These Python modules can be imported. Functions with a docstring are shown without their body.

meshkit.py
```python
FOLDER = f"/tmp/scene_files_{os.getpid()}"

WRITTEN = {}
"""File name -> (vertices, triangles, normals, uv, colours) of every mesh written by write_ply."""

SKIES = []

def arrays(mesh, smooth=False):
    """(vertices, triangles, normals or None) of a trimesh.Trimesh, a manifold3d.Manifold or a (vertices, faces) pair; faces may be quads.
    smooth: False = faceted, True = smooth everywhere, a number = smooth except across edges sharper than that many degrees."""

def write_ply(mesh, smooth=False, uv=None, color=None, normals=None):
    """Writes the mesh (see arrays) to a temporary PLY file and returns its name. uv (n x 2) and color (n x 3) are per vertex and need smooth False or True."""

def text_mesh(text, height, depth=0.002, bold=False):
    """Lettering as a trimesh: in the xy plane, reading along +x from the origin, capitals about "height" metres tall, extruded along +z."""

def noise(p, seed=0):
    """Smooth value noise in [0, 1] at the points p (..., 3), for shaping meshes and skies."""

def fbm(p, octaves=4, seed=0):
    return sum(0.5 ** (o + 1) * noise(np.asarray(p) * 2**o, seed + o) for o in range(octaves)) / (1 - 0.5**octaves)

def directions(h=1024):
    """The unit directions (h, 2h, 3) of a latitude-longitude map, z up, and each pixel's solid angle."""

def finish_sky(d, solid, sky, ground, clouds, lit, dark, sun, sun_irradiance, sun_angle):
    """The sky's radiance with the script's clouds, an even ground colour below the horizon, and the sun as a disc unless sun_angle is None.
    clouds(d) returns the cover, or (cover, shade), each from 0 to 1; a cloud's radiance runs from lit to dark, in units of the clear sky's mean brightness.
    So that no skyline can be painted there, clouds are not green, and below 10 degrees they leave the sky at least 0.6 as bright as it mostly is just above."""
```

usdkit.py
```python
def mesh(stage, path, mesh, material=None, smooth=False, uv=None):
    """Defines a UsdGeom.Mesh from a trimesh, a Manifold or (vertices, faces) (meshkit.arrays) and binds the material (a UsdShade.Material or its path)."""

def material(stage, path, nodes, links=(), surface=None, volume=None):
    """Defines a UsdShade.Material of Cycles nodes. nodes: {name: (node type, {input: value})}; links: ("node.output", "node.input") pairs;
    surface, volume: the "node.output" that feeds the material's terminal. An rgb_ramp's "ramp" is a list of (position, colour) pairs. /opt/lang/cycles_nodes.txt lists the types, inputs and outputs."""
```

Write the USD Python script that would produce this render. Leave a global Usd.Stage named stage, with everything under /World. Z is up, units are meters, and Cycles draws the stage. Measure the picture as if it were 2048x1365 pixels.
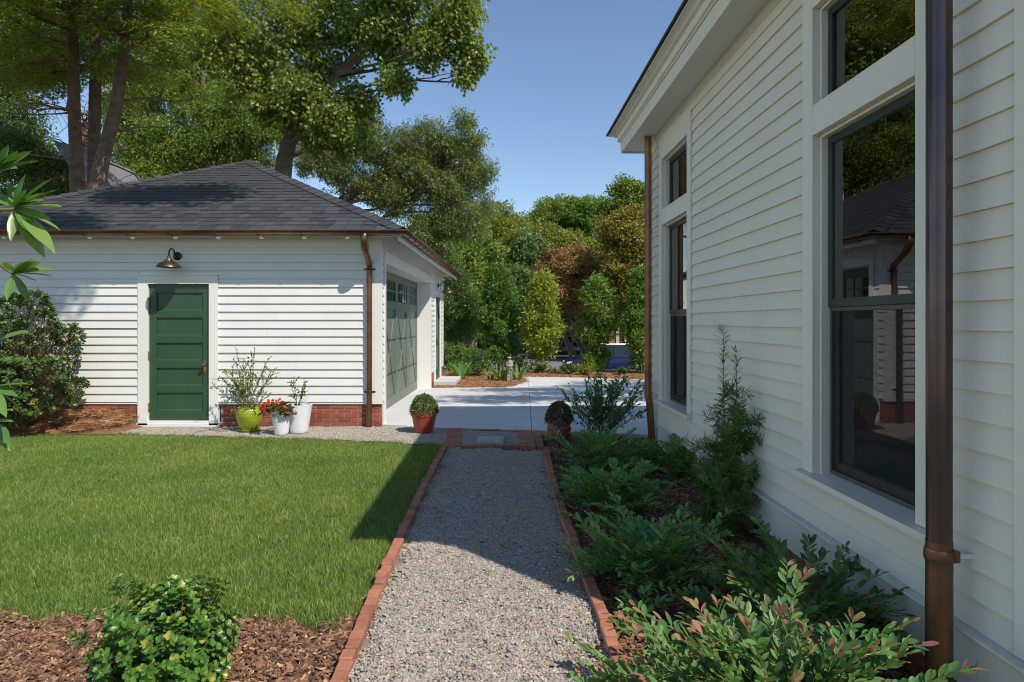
import math, random
import numpy as np
import trimesh, shapely
from shapely.geometry import Polygon, box as sbox
from pxr import Usd, UsdGeom, UsdLux, UsdShade, Gf, Sdf, Vt
import usdkit, meshkit

stage = Usd.Stage.CreateInMemory()
UsdGeom.SetStageUpAxis(stage, "Z")
UsdGeom.SetStageMetersPerUnit(stage, 1.0)
UsdGeom.Xform.Define(stage, "/World")
UsdGeom.Scope.Define(stage, "/World/Looks")

# ------------------------------------------------------------------ camera, sky, sun, exposure
F, CX, CY, CAMH = 1300.0, 1034.0, 644.0, 1.57
cam = UsdGeom.Camera.Define(stage, "/World/Camera")
cam.CreateHorizontalApertureAttr(36.0)
cam.CreateFocalLengthAttr(36.0 * F / 2048)
cam.CreateHorizontalApertureOffsetAttr(-(CX - 1024) / 2048 * 36)
cam.CreateVerticalApertureOffsetAttr(-(682.5 - CY) / 2048 * 36)
cam.CreateClippingRangeAttr(Gf.Vec2f(0.05, 2000))
cam.CreateExposureAttr(0.66)
cx = UsdGeom.Xformable(cam)
cx.AddTranslateOp().Set(Gf.Vec3d(0, 0, CAMH))
cx.AddRotateXOp().Set(90.0)

SUN = np.array([0.64, -0.64, 1.0]); SUN /= np.linalg.norm(SUN)
ELEV, ROT = math.asin(SUN[2]), math.atan2(SUN[0], SUN[1])
sun = UsdLux.DistantLight.Define(stage, "/World/sun_light")
sun.CreateIntensityAttr(0.83)
sun.CreateAngleAttr(0.53)
sun.CreateColorAttr(Gf.Vec3f(1.0, 0.93, 0.83))
sun.GetPrim().CreateAttribute("inputs:normalize", Sdf.ValueTypeNames.Bool).Set(True)
_z = SUN; _x = np.cross([0, 0, 1.0], _z); _x /= np.linalg.norm(_x); _y = np.cross(_z, _x)
UsdGeom.Xformable(sun).AddTransformOp().Set(Gf.Matrix4d(*_x, 0, *_y, 0, *_z, 0, 0, 0, 0, 1))
sky = UsdLux.DomeLight.Define(stage, "/World/sky")
sky_mat = usdkit.material(stage, "/World/Looks/sky", {
    "s": ("sky_texture", {"sky_type": "single_scattering", "sun_disc": False, "sun_elevation": ELEV, "sun_rotation": ROT,
                          "air_density": 1.0, "aerosol_density": 0.05, "ozone_density": 2.4}),
    "b": ("background_shader", {"strength": 0.097})}, [("s.color", "b.color")], surface="b.background")
UsdShade.MaterialBindingAPI.Apply(sky.GetPrim()).Bind(sky_mat)
sky.GetPrim().SetCustomDataByKey("kind", "structure")

# ------------------------------------------------------------------ frames of reference
YK = [-50, 3.5, 8.5, 20.3, 27.0, 400.0]
ZK = [-0.15, -0.15, 0.0, 0.0, -1.36, -1.36]
def g(y):
    return np.interp(y, YK, ZK)
def P(px, py, y):
    """the point seen at photo pixel (px, py), y metres ahead"""
    return np.array([(px - CX) / F * y, y, CAMH - (py - CY) / F * y])
def G(px, py, dz=0.0):
    """the point of the terrain (raised by dz) seen at photo pixel (px, py)"""
    y = 8.0
    for _ in range(60):
        y = 0.5 * y + 0.5 * (CAMH - g(y) - dz) * F / max(py - CY, 1.0)
    return np.array([(px - CX) / F * y, y, g(y) + dz])
HROT = math.degrees(math.atan(36.0 / F))
_c, _s = math.cos(math.radians(HROT)), math.sin(math.radians(HROT))
def HW(a, b, z=0.0):
    """house coordinates (a: across, b: along the long wall) to world"""
    return np.array([a * _c - b * _s, a * _s + b * _c, z])

# ------------------------------------------------------------------ prims
used = {}
def uniq(parent, name):
    k = (parent, name); n = used.get(k, -1) + 1; used[k] = n
    return f"{parent}/{name}" + (f"_{n:03d}" if n else "")
def tag(prim, label=None, category=None, group=None, kind=None):
    for k, v in (("label", label), ("category", category), ("group", group), ("kind", kind)):
        if v:
            prim.SetCustomDataByKey(k, v)
    return prim
class Thing:
    """a top-level thing; meshes are given in world coordinates (or the frame of rot) and stored about its base"""
    def __init__(s, name, label, category=None, at=(0, 0, 0), rot=0.0, group=None, kind=None, frame=None):
        s.path = uniq("/World", name)
        x = UsdGeom.Xform.Define(stage, s.path)
        s.at = np.array(at, float)
        if frame is not None:
            x.AddTranslateOp().Set(Gf.Vec3d(*map(float, frame)))
        else:
            x.AddTranslateOp().Set(Gf.Vec3d(*map(float, at)))
        if rot:
            x.AddRotateZOp().Set(float(rot))
        tag(x.GetPrim(), label, category, group, kind)
        s.prim = x.GetPrim()
    def part(s, name, m, mat, parent=None, smooth=False, tint=None, label=None, kind=None):
        path = uniq(parent or s.path, name)
        v, f = vf(m)
        put(path, (v - s.at, f), mat, smooth, tint)
        p = stage.GetPrimAtPath(path)
        tag(p, label=label, kind=kind)
        return path
def vf(m):
    if isinstance(m, tuple):
        return np.asarray(m[0], float), np.asarray(m[1], int)
    return np.asarray(m.vertices, float), np.asarray(m.faces, int)
def put(path, m, mat, smooth=False, tint=None):
    if isinstance(m, tuple) and len(m) == 3:          # (vertices, triangles, vertices per piece): each piece its own random shade
        k = m[2]; r = np.random.RandomState(len(m[0]) % 9973).rand(len(m[0]) // k)
        tint = np.repeat(np.c_[r, r, r], k, 0); m = m[:2]
    o = usdkit.mesh(stage, path, m, mat, smooth=smooth)
    if tint is not None:
        UsdGeom.PrimvarsAPI(o).CreatePrimvar("tint", Sdf.ValueTypeNames.Color3fArray, "vertex").Set(Vt.Vec3fArray.FromNumpy(np.asarray(tint, np.float32)))
    return o
def single(name, label, category, m, mat, smooth=False, group=None, kind=None, at=None):
    """a thing that is one mesh"""
    path = uniq("/World", name)
    v, f = vf(m)
    at = np.array([v[:, 0].mean(), v[:, 1].mean(), v[:, 2].min()]) if at is None else np.array(at, float)
    o = put(path, (v - at, f), mat, smooth)
    o.AddTranslateOp().Set(Gf.Vec3d(*map(float, at)))
    tag(o.GetPrim(), label, category, group, kind)
    return o

# ------------------------------------------------------------------ mesh helpers: all give (vertices, triangles)
def join(ms):
    vs, fs, n = [], [], 0
    for m in ms:
        v, f = vf(m)
        vs.append(v); fs.append(f + n); n += len(v)
    return np.vstack(vs), np.vstack(fs)
BF = np.array([[0, 2, 1], [0, 3, 2], [4, 5, 6], [4, 6, 7], [0, 1, 5], [0, 5, 4], [1, 2, 6], [1, 6, 5], [2, 3, 7], [2, 7, 6], [3, 0, 4], [3, 4, 7]])
def hexa(p):
    """8 corners: 4 below counter-clockwise, 4 above"""
    return np.asarray(p, float), BF
def box(x0, x1, y0, y1, z0, z1):
    return hexa([(x0, y0, z0), (x1, y0, z0), (x1, y1, z0), (x0, y1, z0), (x0, y0, z1), (x1, y0, z1), (x1, y1, z1), (x0, y1, z1)])
def _cb(c, L):
    out = []
    for sx in (0, 1):
        for sy in (0, 1):
            for sz in (0, 1):
                p = np.array([sx * L[0], sy * L[1], sz * L[2]], float)
                d = np.array([1 - 2 * sx, 1 - 2 * sy, 1 - 2 * sz]) * c
                for k in range(3):
                    q = p + d; q[k] = p[k]
                    out.append(q)
    return np.array(out)
_h = trimesh.Trimesh(_cb(0.2, (1, 1, 1)), process=False).convex_hull
_order = [int(np.argmin(np.linalg.norm(_cb(0.2, (1, 1, 1)) - v, axis=1))) for v in _h.vertices]
CBF = np.array(_order)[_h.faces]
def cbox(x0, x1, y0, y1, z0, z1, c=0.004):
    """box with chamfered edges"""
    return _cb(c, (x1 - x0, y1 - y0, z1 - z0)) + [x0, y0, z0], CBF
def rotz(m, deg, about=(0, 0, 0)):
    v, f = vf(m); a = math.radians(deg); R = np.array([[math.cos(a), -math.sin(a), 0], [math.sin(a), math.cos(a), 0], [0, 0, 1]])
    return (v - about) @ R.T + about, f
def move(m, d):
    v, f = vf(m)
    return v + np.asarray(d, float), f
def prism(poly, axis, a, b):
    """closed 2D polygon (convex or nearly so) swept along axis from a to b. axis 'x': poly is (y, z); 'y': (x, z); 'z': (x, y)"""
    poly = np.asarray(poly, float); n = len(poly)
    area = 0.5 * np.sum(poly[:, 0] * np.roll(poly[:, 1], -1) - np.roll(poly[:, 0], -1) * poly[:, 1])
    if area < 0:
        poly = poly[::-1]
    tri = trimesh.creation.triangulate_polygon(Polygon(poly), engine="earcut")
    t2, tf = np.asarray(tri[0]), np.asarray(tri[1])
    idx = [int(np.argmin(np.sum((poly - q) ** 2, 1))) for q in t2]
    tf = np.array(idx)[tf]
    def lift(t):
        return {"x": np.c_[np.full(n, t), poly], "y": np.c_[poly[:, 0], np.full(n, t), poly[:, 1]], "z": np.c_[poly, np.full(n, t)]}[axis]
    v = np.vstack([lift(a), lift(b)])
    i = np.arange(n); j = (i + 1) % n
    sides = np.vstack([np.c_[i, j, j + n], np.c_[i, j + n, i + n]])
    f = np.vstack([tf[:, ::-1], tf + n, sides])
    if axis == "y":
        f = f[:, ::-1]
    if b < a:
        f = f[:, ::-1]
    return v, f
def tube(pts, r, sides=8, caps=True):
    p = np.asarray(pts, float); n = len(p)
    r = np.broadcast_to(np.asarray(r, float), (n,))
    t = np.gradient(p, axis=0); t /= np.linalg.norm(t, axis=1, keepdims=True) + 1e-12
    ref = np.array([0, 0, 1.0]) if abs(t[0, 2]) < 0.9 else np.array([1.0, 0, 0])
    a = np.cross(t[0], ref); a /= np.linalg.norm(a)
    A = [a]
    for i in range(1, n):
        a = A[-1] - t[i] * np.dot(A[-1], t[i]); A.append(a / (np.linalg.norm(a) + 1e-12))
    A = np.array(A); B = np.cross(t, A)
    ang = np.arange(sides) * 2 * np.pi / sides
    v = (p[:, None] + r[:, None, None] * (np.cos(ang)[None, :, None] * A[:, None] + np.sin(ang)[None, :, None] * B[:, None])).reshape(-1, 3)
    i, j = np.meshgrid(np.arange(n - 1), np.arange(sides), indexing="ij")
    q = np.stack([i * sides + j, i * sides + (j + 1) % sides, (i + 1) * sides + (j + 1) % sides, (i + 1) * sides + j], -1).reshape(-1, 4)
    f = np.vstack([q[:, [0, 1, 2]], q[:, [0, 2, 3]]])
    if caps and sides > 2:
        v = np.vstack([v, p[0], p[-1]]); k = np.arange(sides); k2 = (k + 1) % sides
        f = np.vstack([f, np.c_[np.full(sides, n * sides), k2, k], np.c_[np.full(sides, n * sides + 1), (n - 1) * sides + k, (n - 1) * sides + k2]])
    return v, f
def lathe(prof, at=(0, 0, 0), n=32, mod=None):
    """profile of (r, z) revolved about the vertical through at; mod(angle, row) scales the radius"""
    prof = np.asarray(prof, float); k = len(prof); ang = np.arange(n) * 2 * np.pi / n
    R = np.repeat(prof[:, :1], n, 1)
    if mod is not None:
        R = R * mod(ang[None, :], np.arange(k)[:, None])
    v = np.stack([R * np.cos(ang), R * np.sin(ang), np.repeat(prof[:, 1:], n, 1)], -1).reshape(-1, 3) + np.asarray(at, float)
    i, j = np.meshgrid(np.arange(k - 1), np.arange(n), indexing="ij")
    q = np.stack([i * n + j, i * n + (j + 1) % n, (i + 1) * n + (j + 1) % n, (i + 1) * n + j], -1).reshape(-1, 4)
    return v, np.vstack([q[:, [0, 1, 2]], q[:, [0, 2, 3]]])
def spline(pts, n):
    p = np.asarray(pts, float)
    from scipy.interpolate import CubicSpline
    s = np.r_[0, np.cumsum(np.linalg.norm(np.diff(p[:, :3], axis=0), axis=1) + 1e-6)]
    return CubicSpline(s, p)(np.linspace(0, s[-1], n))
def sheet(poly, dz):
    """a polygon of the plan laid on the terrain at height dz, cut where the terrain bends"""
    out = []
    for y0, y1 in zip([-60] + YK[1:5], YK[1:5] + [400]):
        c = poly.intersection(sbox(-500, y0, 500, y1))
        for q in getattr(c, "geoms", [c]):
            if q.geom_type == "Polygon" and q.area > 1e-6:
                t = trimesh.creation.triangulate_polygon(q, engine="earcut")
                v2, f = np.asarray(t[0]), np.asarray(t[1])
                e1, e2 = v2[f[:, 1]] - v2[f[:, 0]], v2[f[:, 2]] - v2[f[:, 0]]
                flip = e1[:, 0] * e2[:, 1] - e1[:, 1] * e2[:, 0] < 0
                f[flip] = f[flip][:, ::-1]
                out.append((np.c_[v2, g(np.clip(v2[:, 1], y0, y1)) + dz], f))
    return join(out)

# ------------------------------------------------------------------ leaves
LT = np.array([[0, 0, 0], [.28, .36, .5], [.28, -.36, .5], [.28, 0, 0], [.65, .42, .5], [.65, -.42, .5], [.65, 0, 0], [1, 0, .1]])
LF = np.array([[0, 1, 3], [0, 3, 2], [1, 4, 6], [1, 6, 3], [3, 6, 5], [3, 5, 2], [4, 7, 6], [6, 7, 5]])[:, ::-1]
ELLIPTIC = LT.copy(); ELLIPTIC[[1, 2], 1] = (.44, -.44); ELLIPTIC[[4, 5], 1] = (.40, -.40)
OBOVATE = LT.copy(); OBOVATE[[1, 2], 1] = (.24, -.24); OBOVATE[[4, 5], 1] = (.5, -.5); OBOVATE[[4, 5, 6], 0] = .7
LANCE = LT.copy(); LANCE[[1, 2], 1] = (.40, -.40); LANCE[[4, 5], 1] = (.38, -.38)
DIAMOND = (np.array([[0, 0, 0], [.5, .45, .25], [.5, -.45, .25], [1, 0, 0]], float), np.array([[0, 3, 1], [0, 2, 3]]))
def make_leaf(st):
    """a leaf outline from stations (x, half width): midrib folded, tip at x = 1"""
    n = len(st)
    T = [[0, 0, 0]] + [[x, s * w, .5] for x, w in st for s in (1, -1)] + [[x, 0, 0] for x, w in st] + [[1, 0, .1]]
    F_ = [[0, 1 + 2 * n, 1], [0, 2, 1 + 2 * n]]
    for i in range(n - 1):
        l0, r0, l1, r1, m0, m1 = 1 + 2 * i, 2 + 2 * i, 3 + 2 * i, 4 + 2 * i, 1 + 2 * n + i, 2 + 2 * n + i
        F_ += [[l0, m0, m1], [l0, m1, l1], [m0, r0, r1], [m0, r1, m1]]
    k = 3 * n
    F_ += [[2 * n - 1, k, k + 1], [k, 2 * n, k + 1]]
    return np.array(T, float), np.array(F_)
ROUND = make_leaf(((.22, .16), (.52, .42), (.78, .50), (.94, .30)))
OVAL = make_leaf(((.16, .24), (.42, .48), (.70, .47), (.91, .25)))
def unit(a):
    return a / (np.linalg.norm(a, axis=-1, keepdims=True) + 1e-12)
def leaves(base, d, up, L, W, shape=ELLIPTIC, faces=None, fold=0.3, curl=0.1):
    """N leaves: base points, directions, rough up vectors, lengths and widths"""
    base, d, up = np.asarray(base, float), unit(np.asarray(d, float)), np.asarray(up, float)
    faces = LF if faces is None else faces
    N = len(base); L = np.broadcast_to(L, (N,)); W = np.broadcast_to(W, (N,)); curl = np.broadcast_to(curl, (N,))
    y = np.cross(up, d); bad = np.linalg.norm(y, axis=1) < 1e-3
    y[bad] = np.cross(np.array([1.0, 0.3, 0.2]), d[bad]); y = unit(y); z = np.cross(d, y)
    T = shape
    v = base[:, None] + d[:, None] * (T[None, :, 0, None] * L[:, None, None]) + y[:, None] * (T[None, :, 1, None] * W[:, None, None]) \
        + z[:, None] * (T[None, :, 2, None] * (W * fold)[:, None, None] - (T[None, :, 0, None] ** 2) * (L * curl)[:, None, None])
    k = len(T)
    f = (faces[None] + (np.arange(N) * k)[:, None, None]).reshape(-1, 3)
    return v.reshape(-1, 3), f
def sph(rng, n):
    return unit(rng.normal(size=(n, 3)))

# ------------------------------------------------------------------ materials
LK = "/World/Looks/"
def mat(name, color, rough=0.5, var=0.0, nscale=6.0, color2=None, bump=0.0, bscale=40.0, bstretch=(1, 1, 1), metallic=0.0, spec=0.5, rnd=0.0, coat=0.0, dist=0.004, detail=5):
    """a principled surface; var: soft blotches towards color2; rnd: each object its own lightness; bump: fine relief in object space"""
    c = np.array(color, float); c2 = np.array(color2 if color2 is not None else c * (1 - var), float)
    n = {"t": ("texture_coordinate", {}), "p": ("principled_bsdf", {"roughness": rough, "metallic": metallic, "specular_ior_level": spec, "coat_weight": coat, "base_color": c})}
    l = []
    src = None
    if var > 0 or color2 is not None:
        n["n"] = ("noise_texture", {"scale": nscale, "detail": float(detail), "roughness": 0.6})
        n["r"] = ("rgb_ramp", {"ramp": [(0.32, tuple(c)), (0.68, tuple(c2))]})
        l += [("t.object", "n.vector"), ("n.fac", "r.fac")]
        src = "r.color"
    if rnd > 0:
        n["o"] = ("object_info", {})
        n["mr"] = ("map_range", {"from_min": 0.0, "from_max": 1.0, "to_min": 1 - rnd, "to_max": 1 + rnd})
        n["mx"] = ("mix_color", {"blend_type": "multiply", "fac": 1.0, "a": tuple(c), "use_clamp": False})
        n["cc"] = ("combine_color", {"color_type": "rgb"})
        l += [("o.random", "mr.value"), ("mr.result", "cc.r"), ("mr.result", "cc.g"), ("mr.result", "cc.b"), ("cc.color", "mx.b")]
        if src:
            l.append((src, "mx.a"))
        src = "mx.result"
    if src:
        l.append((src, "p.base_color"))
    if bump > 0:
        n["m"] = ("mapping", {"scale": tuple(map(float, bstretch))})
        n["bn"] = ("noise_texture", {"scale": bscale, "detail": 4.0, "roughness": 0.6})
        n["b"] = ("bump", {"strength": bump, "distance": dist})
        l += [("t.object", "m.vector"), ("m.vector", "bn.vector"), ("bn.fac", "b.height"), ("b.normal", "p.normal")]
    return usdkit.material(stage, LK + name, n, l, surface="p.BSDF")
def leafmat(name, ramp, rough=0.45, transl=0.32, tcol=None, attr=False, spec=0.5, bright=1.35, patch=None):
    """foliage: each leaf takes its own colour from the ramp (or from the mesh's tint), light shines through"""
    n = {"p": ("principled_bsdf", {"roughness": rough, "specular_ior_level": spec}), "tr": ("translucent_bsdf", {}), "m": ("mix_closure", {"fac": transl}),
         "tm": ("mix_color", {"blend_type": "multiply", "fac": 1.0, "b": tcol or (1.35, 1.5, 0.6), "use_clamp": False})}
    l = [("p.BSDF", "m.closure1"), ("tr.BSDF", "m.closure2"), ("tm.result", "tr.color")]
    if attr:
        n["a"] = ("attribute", {"attribute": "tint"}); src = "a.color"
    else:
        n["g"] = ("attribute", {"attribute": "tint"}); n["r"] = ("rgb_ramp", {"ramp": [(i / (len(ramp) - 1), tuple(np.array(c) * bright)) for i, c in enumerate(ramp)]})
        n["o"] = ("object_info", {}); n["ad"] = ("math", {"math_type": "multiply_add", "value2": 0.35, "value3": 0.0})
        n["fr"] = ("math", {"math_type": "fraction"})
        l += [("o.random", "ad.value1"), ("g.fac", "ad.value3"), ("ad.value", "fr.value1"), ("fr.value", "r.fac")]
        src = "r.color"
    if patch:      # slow drift of the colour across the ground
        n["ge"] = ("geometry", {}); n["pn"] = ("noise_texture", {"scale": 1.1, "detail": 4.0, "roughness": .65}); n["pr"] = ("rgb_ramp", {"ramp": [(.34, patch[0]), (.66, patch[1])]})
        n["pm"] = ("mix_color", {"blend_type": "multiply", "fac": 1.0, "use_clamp": False})
        l += [("ge.position", "pn.vector"), ("pn.fac", "pr.fac"), (src, "pm.a"), ("pr.color", "pm.b")]; src = "pm.result"
    l += [(src, "p.base_color"), (src, "tm.a")]
    return usdkit.material(stage, LK + name, n, l, surface="m.closure")

M = {}
M["siding"] = mat("white_siding_paint", (.74, .725, .69), rough=.42, color2=(.70, .685, .65), nscale=2.5, bump=.12, bscale=14, bstretch=(.5, .5, 9), dist=.004)
M["house_siding"] = mat("house_siding_paint", (.74, .69, .60), rough=.4, color2=(.70, .65, .56), nscale=1.7, bump=.05, bscale=10, bstretch=(1, .4, 9), dist=.003)
M["trim"] = mat("white_trim_paint", (.76, .745, .71), rough=.36, color2=(.725, .71, .675), nscale=1.3)
M["house_trim"] = mat("house_trim_paint", (.75, .70, .615), rough=.36, color2=(.71, .665, .58), nscale=1.3)
M["soffit"] = mat("soffit_paint", (.72, .70, .66), rough=.5, color2=(.68, .66, .62), nscale=1.3)
M["slate"] = mat("slate", (.040, .041, .045), rough=.6, color2=(.058, .058, .062), nscale=9, rnd=.30, bump=.35, bscale=30, dist=.004)
M["copper"] = mat("weathered_copper", (.34, .175, .095), rough=.36, color2=(.16, .09, .06), nscale=3.5, metallic=.9, rnd=.1)
M["copper_bright"] = mat("bright_copper", (.58, .30, .16), rough=.30, color2=(.36, .18, .09), nscale=5, metallic=.9)
M["copper_blue"] = mat("tarnished_copper", (.15, .10, .088), rough=.24, color2=(.085, .068, .078), nscale=2.2, metallic=.88, bump=.04, bscale=30)
M["green"] = mat("dark_green_paint", (.034, .080, .040), rough=.38, color2=(.027, .066, .033), nscale=2.2, bump=.06, bscale=30, bstretch=(4, 4, .6))
M["sash"] = mat("sash_paint", (.014, .026, .019), rough=.4)
M["sash_bronze"] = mat("sash_bronze", (.055, .053, .042), rough=.4)
M["gdoor"] = mat("grey_green_paint", (.135, .165, .135), rough=.45, color2=(.12, .148, .122), nscale=1.5)
M["brick"] = mat("red_brick", (.33, .085, .048), rough=.85, color2=(.23, .062, .040), nscale=14, rnd=.25, bump=.5, bscale=60, dist=.003)
M["paver"] = mat("paver_brick", (.39, .160, .095), rough=.9, color2=(.28, .108, .066), nscale=11, rnd=.2, bump=.6, bscale=70, dist=.003)
M["mortar"] = mat("mortar", (.46, .40, .32), rough=.95, var=.2, nscale=30, bump=.5, bscale=90)
M["concrete"] = mat("concrete", (.62, .612, .60), rough=.8, color2=(.47, .465, .46), nscale=.7, bump=.2, bscale=120, dist=.002, detail=9)
M["stone"] = mat("cast_stone", (.40, .34, .29), rough=.9, color2=(.20, .165, .14), nscale=14, bump=.5, bscale=50)
M["soil"] = mat("earth", (.11, .075, .045), rough=.95, color2=(.06, .042, .026), nscale=6, bump=.7, bscale=30, dist=.02)
M["turf"] = mat("turf_soil", (.060, .085, .024), rough=.95, color2=(.045, .055, .022), nscale=8)
M["gravel_bed"] = mat("gravel_bed", (.27, .24, .20), rough=.95, color2=(.17, .15, .125), nscale=60, bump=.7, bscale=90, dist=.006)
M["mulch_bed"] = mat("mulch_soil", (.085, .042, .026), rough=.95, color2=(.05, .026, .017), nscale=30, bump=.8, bscale=50, dist=.01)
M["straw_bed"] = mat("straw_bed", (.26, .13, .06), rough=.95, color2=(.15, .075, .035), nscale=25, bump=.8, bscale=50, dist=.01)
M["asphalt"] = mat("old_asphalt", (.20, .195, .19), rough=.9, color2=(.15, .147, .145), nscale=.6, bump=.3, bscale=80, detail=8)
M["meadow"] = mat("far_ground", (.075, .10, .035), rough=.95, color2=(.10, .075, .04), nscale=.25)
M["bark"] = mat("brown_bark", (.20, .135, .095), rough=.95, color2=(.10, .068, .05), nscale=5, bump=1, bscale=7, bstretch=(3, 3, .5), dist=.05)
M["bark_grey"] = mat("grey_bark", (.17, .145, .12), rough=.95, color2=(.09, .075, .062), nscale=4, bump=1, bscale=7, bstretch=(3, 3, .5), dist=.05)
M["stem"] = mat("plant_stem", (.16, .13, .05), rough=.7, color2=(.11, .08, .04), nscale=20)
M["stem_green"] = mat("young_stem", (.22, .22, .06), rough=.6, color2=(.16, .13, .04), nscale=20)
M["iron"] = mat("black_iron", (.018, .017, .016), rough=.38, metallic=.3)
M["bronze"] = mat("aged_bronze", (.22, .16, .11), rough=.36, color2=(.13, .095, .07), nscale=12, metallic=.9)
M["bronze_dark"] = mat("dark_bronze", (.05, .036, .028), rough=.5, color2=(.08, .045, .03), nscale=9, metallic=.4)
M["brass"] = mat("brass", (.55, .42, .16), rough=.4, metallic=.8)
M["pvc"] = mat("white_plastic", (.74, .75, .77), rough=.35)
M["white_glaze"] = mat("white_glaze", (.74, .74, .755), rough=.4, color2=(.69, .69, .70), nscale=3)
M["green_glaze"] = mat("green_glaze", (.30, .35, .025), rough=.28, color2=(.20, .25, .02), nscale=9, bump=.3, bscale=60)
M["pale_stone"] = mat("pale_stone", (.42, .44, .40), rough=.85, color2=(.33, .35, .31), nscale=9, bump=.4, bscale=60)
M["terracotta"] = mat("red_glaze", (.33, .062, .035), rough=.4, color2=(.27, .05, .03), nscale=6)
M["rust_glaze"] = mat("rust_glaze", (.36, .115, .05), rough=.33, color2=(.17, .05, .028), nscale=12)
M["potsoil"] = mat("potting_soil", (.06, .04, .028), rough=1, var=.4, nscale=60, bump=.8, bscale=120)
M["rubber"] = mat("tyre_rubber", (.02, .02, .02), rough=.7)
M["alloy"] = mat("alloy", (.45, .46, .48), rough=.3, metallic=.9)
M["car_dark"] = mat("dark_blue_grey_paint", (.018, .026, .036), rough=.3, coat=.4)
M["car_blue"] = mat("deep_blue_paint", (.006, .009, .06), rough=.32, coat=.3, spec=.3)
M["car_grey"] = mat("pale_grey_paint", (.34, .37, .40), rough=.25, coat=1.0)
M["car_glass"] = mat("tinted_glass", (.012, .015, .018), rough=.06, spec=.8)
M["lamp_lens"] = mat("headlight_lens", (.55, .58, .6), rough=.12)
M["red_lens"] = mat("tail_lens", (.35, .012, .01), rough=.15)
M["far_brick"] = usdkit.material(stage, LK + "far_brick", {
    "t": ("texture_coordinate", {}), "m": ("mapping", {"rotation": (math.pi / 2, 0, 0)}),
    "b": ("brick_texture", {"scale": 4.0, "brick_width": .9, "row_height": .3, "mortar_size": .03, "color1": (.30, .095, .05), "color2": (.22, .07, .04), "mortar": (.32, .26, .2)}),
    "p": ("principled_bsdf", {"roughness": .9})}, [("t.object", "m.vector"), ("m.vector", "b.vector"), ("b.color", "p.base_color")], surface="p.BSDF")
M["far_roof"] = mat("grey_shingle", (.20, .20, .21), rough=.8, color2=(.13, .13, .14), nscale=5, bump=.5, bscale=20, bstretch=(1, 1, 4))
M["tan_trim"] = mat("tan_stone_trim", (.50, .40, .27), rough=.8)
M["room_wall"] = mat("interior_paint", (.52, .49, .43), rough=.7)
M["room_floor"] = mat("wood_floor", (.16, .085, .045), rough=.35, color2=(.11, .06, .03), nscale=4)
M["wicker"] = mat("wicker", (.36, .24, .11), rough=.7, color2=(.24, .15, .07), nscale=30)
M["curtain"] = mat("linen", (.72, .71, .67), rough=.9)
M["stucco"] = mat("pale_stucco", (.6, .57, .5), rough=.9)
M["pane"] = usdkit.material(stage, LK + "window_glass", {"f": ("fresnel", {"IOR": 2.35}), "t": ("transparent_bsdf", {"color": (.80, .84, .80)}),
    "g": ("glossy_bsdf", {"roughness": 0.0, "color": (.95, .95, .95)}), "x": ("mix_closure", {})}, [("f.fac", "x.fac"), ("t.BSDF", "x.closure1"), ("g.BSDF", "x.closure2")], surface="x.closure")
M["screen"] = usdkit.material(stage, LK + "insect_mesh", {"t": ("transparent_bsdf", {"color": (1, 1, 1)}), "d": ("diffuse_bsdf", {"color": (.03, .03, .03)}),
    "x": ("mix_closure", {"fac": .20})}, [("t.BSDF", "x.closure1"), ("d.BSDF", "x.closure2")], surface="x.closure")
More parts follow.
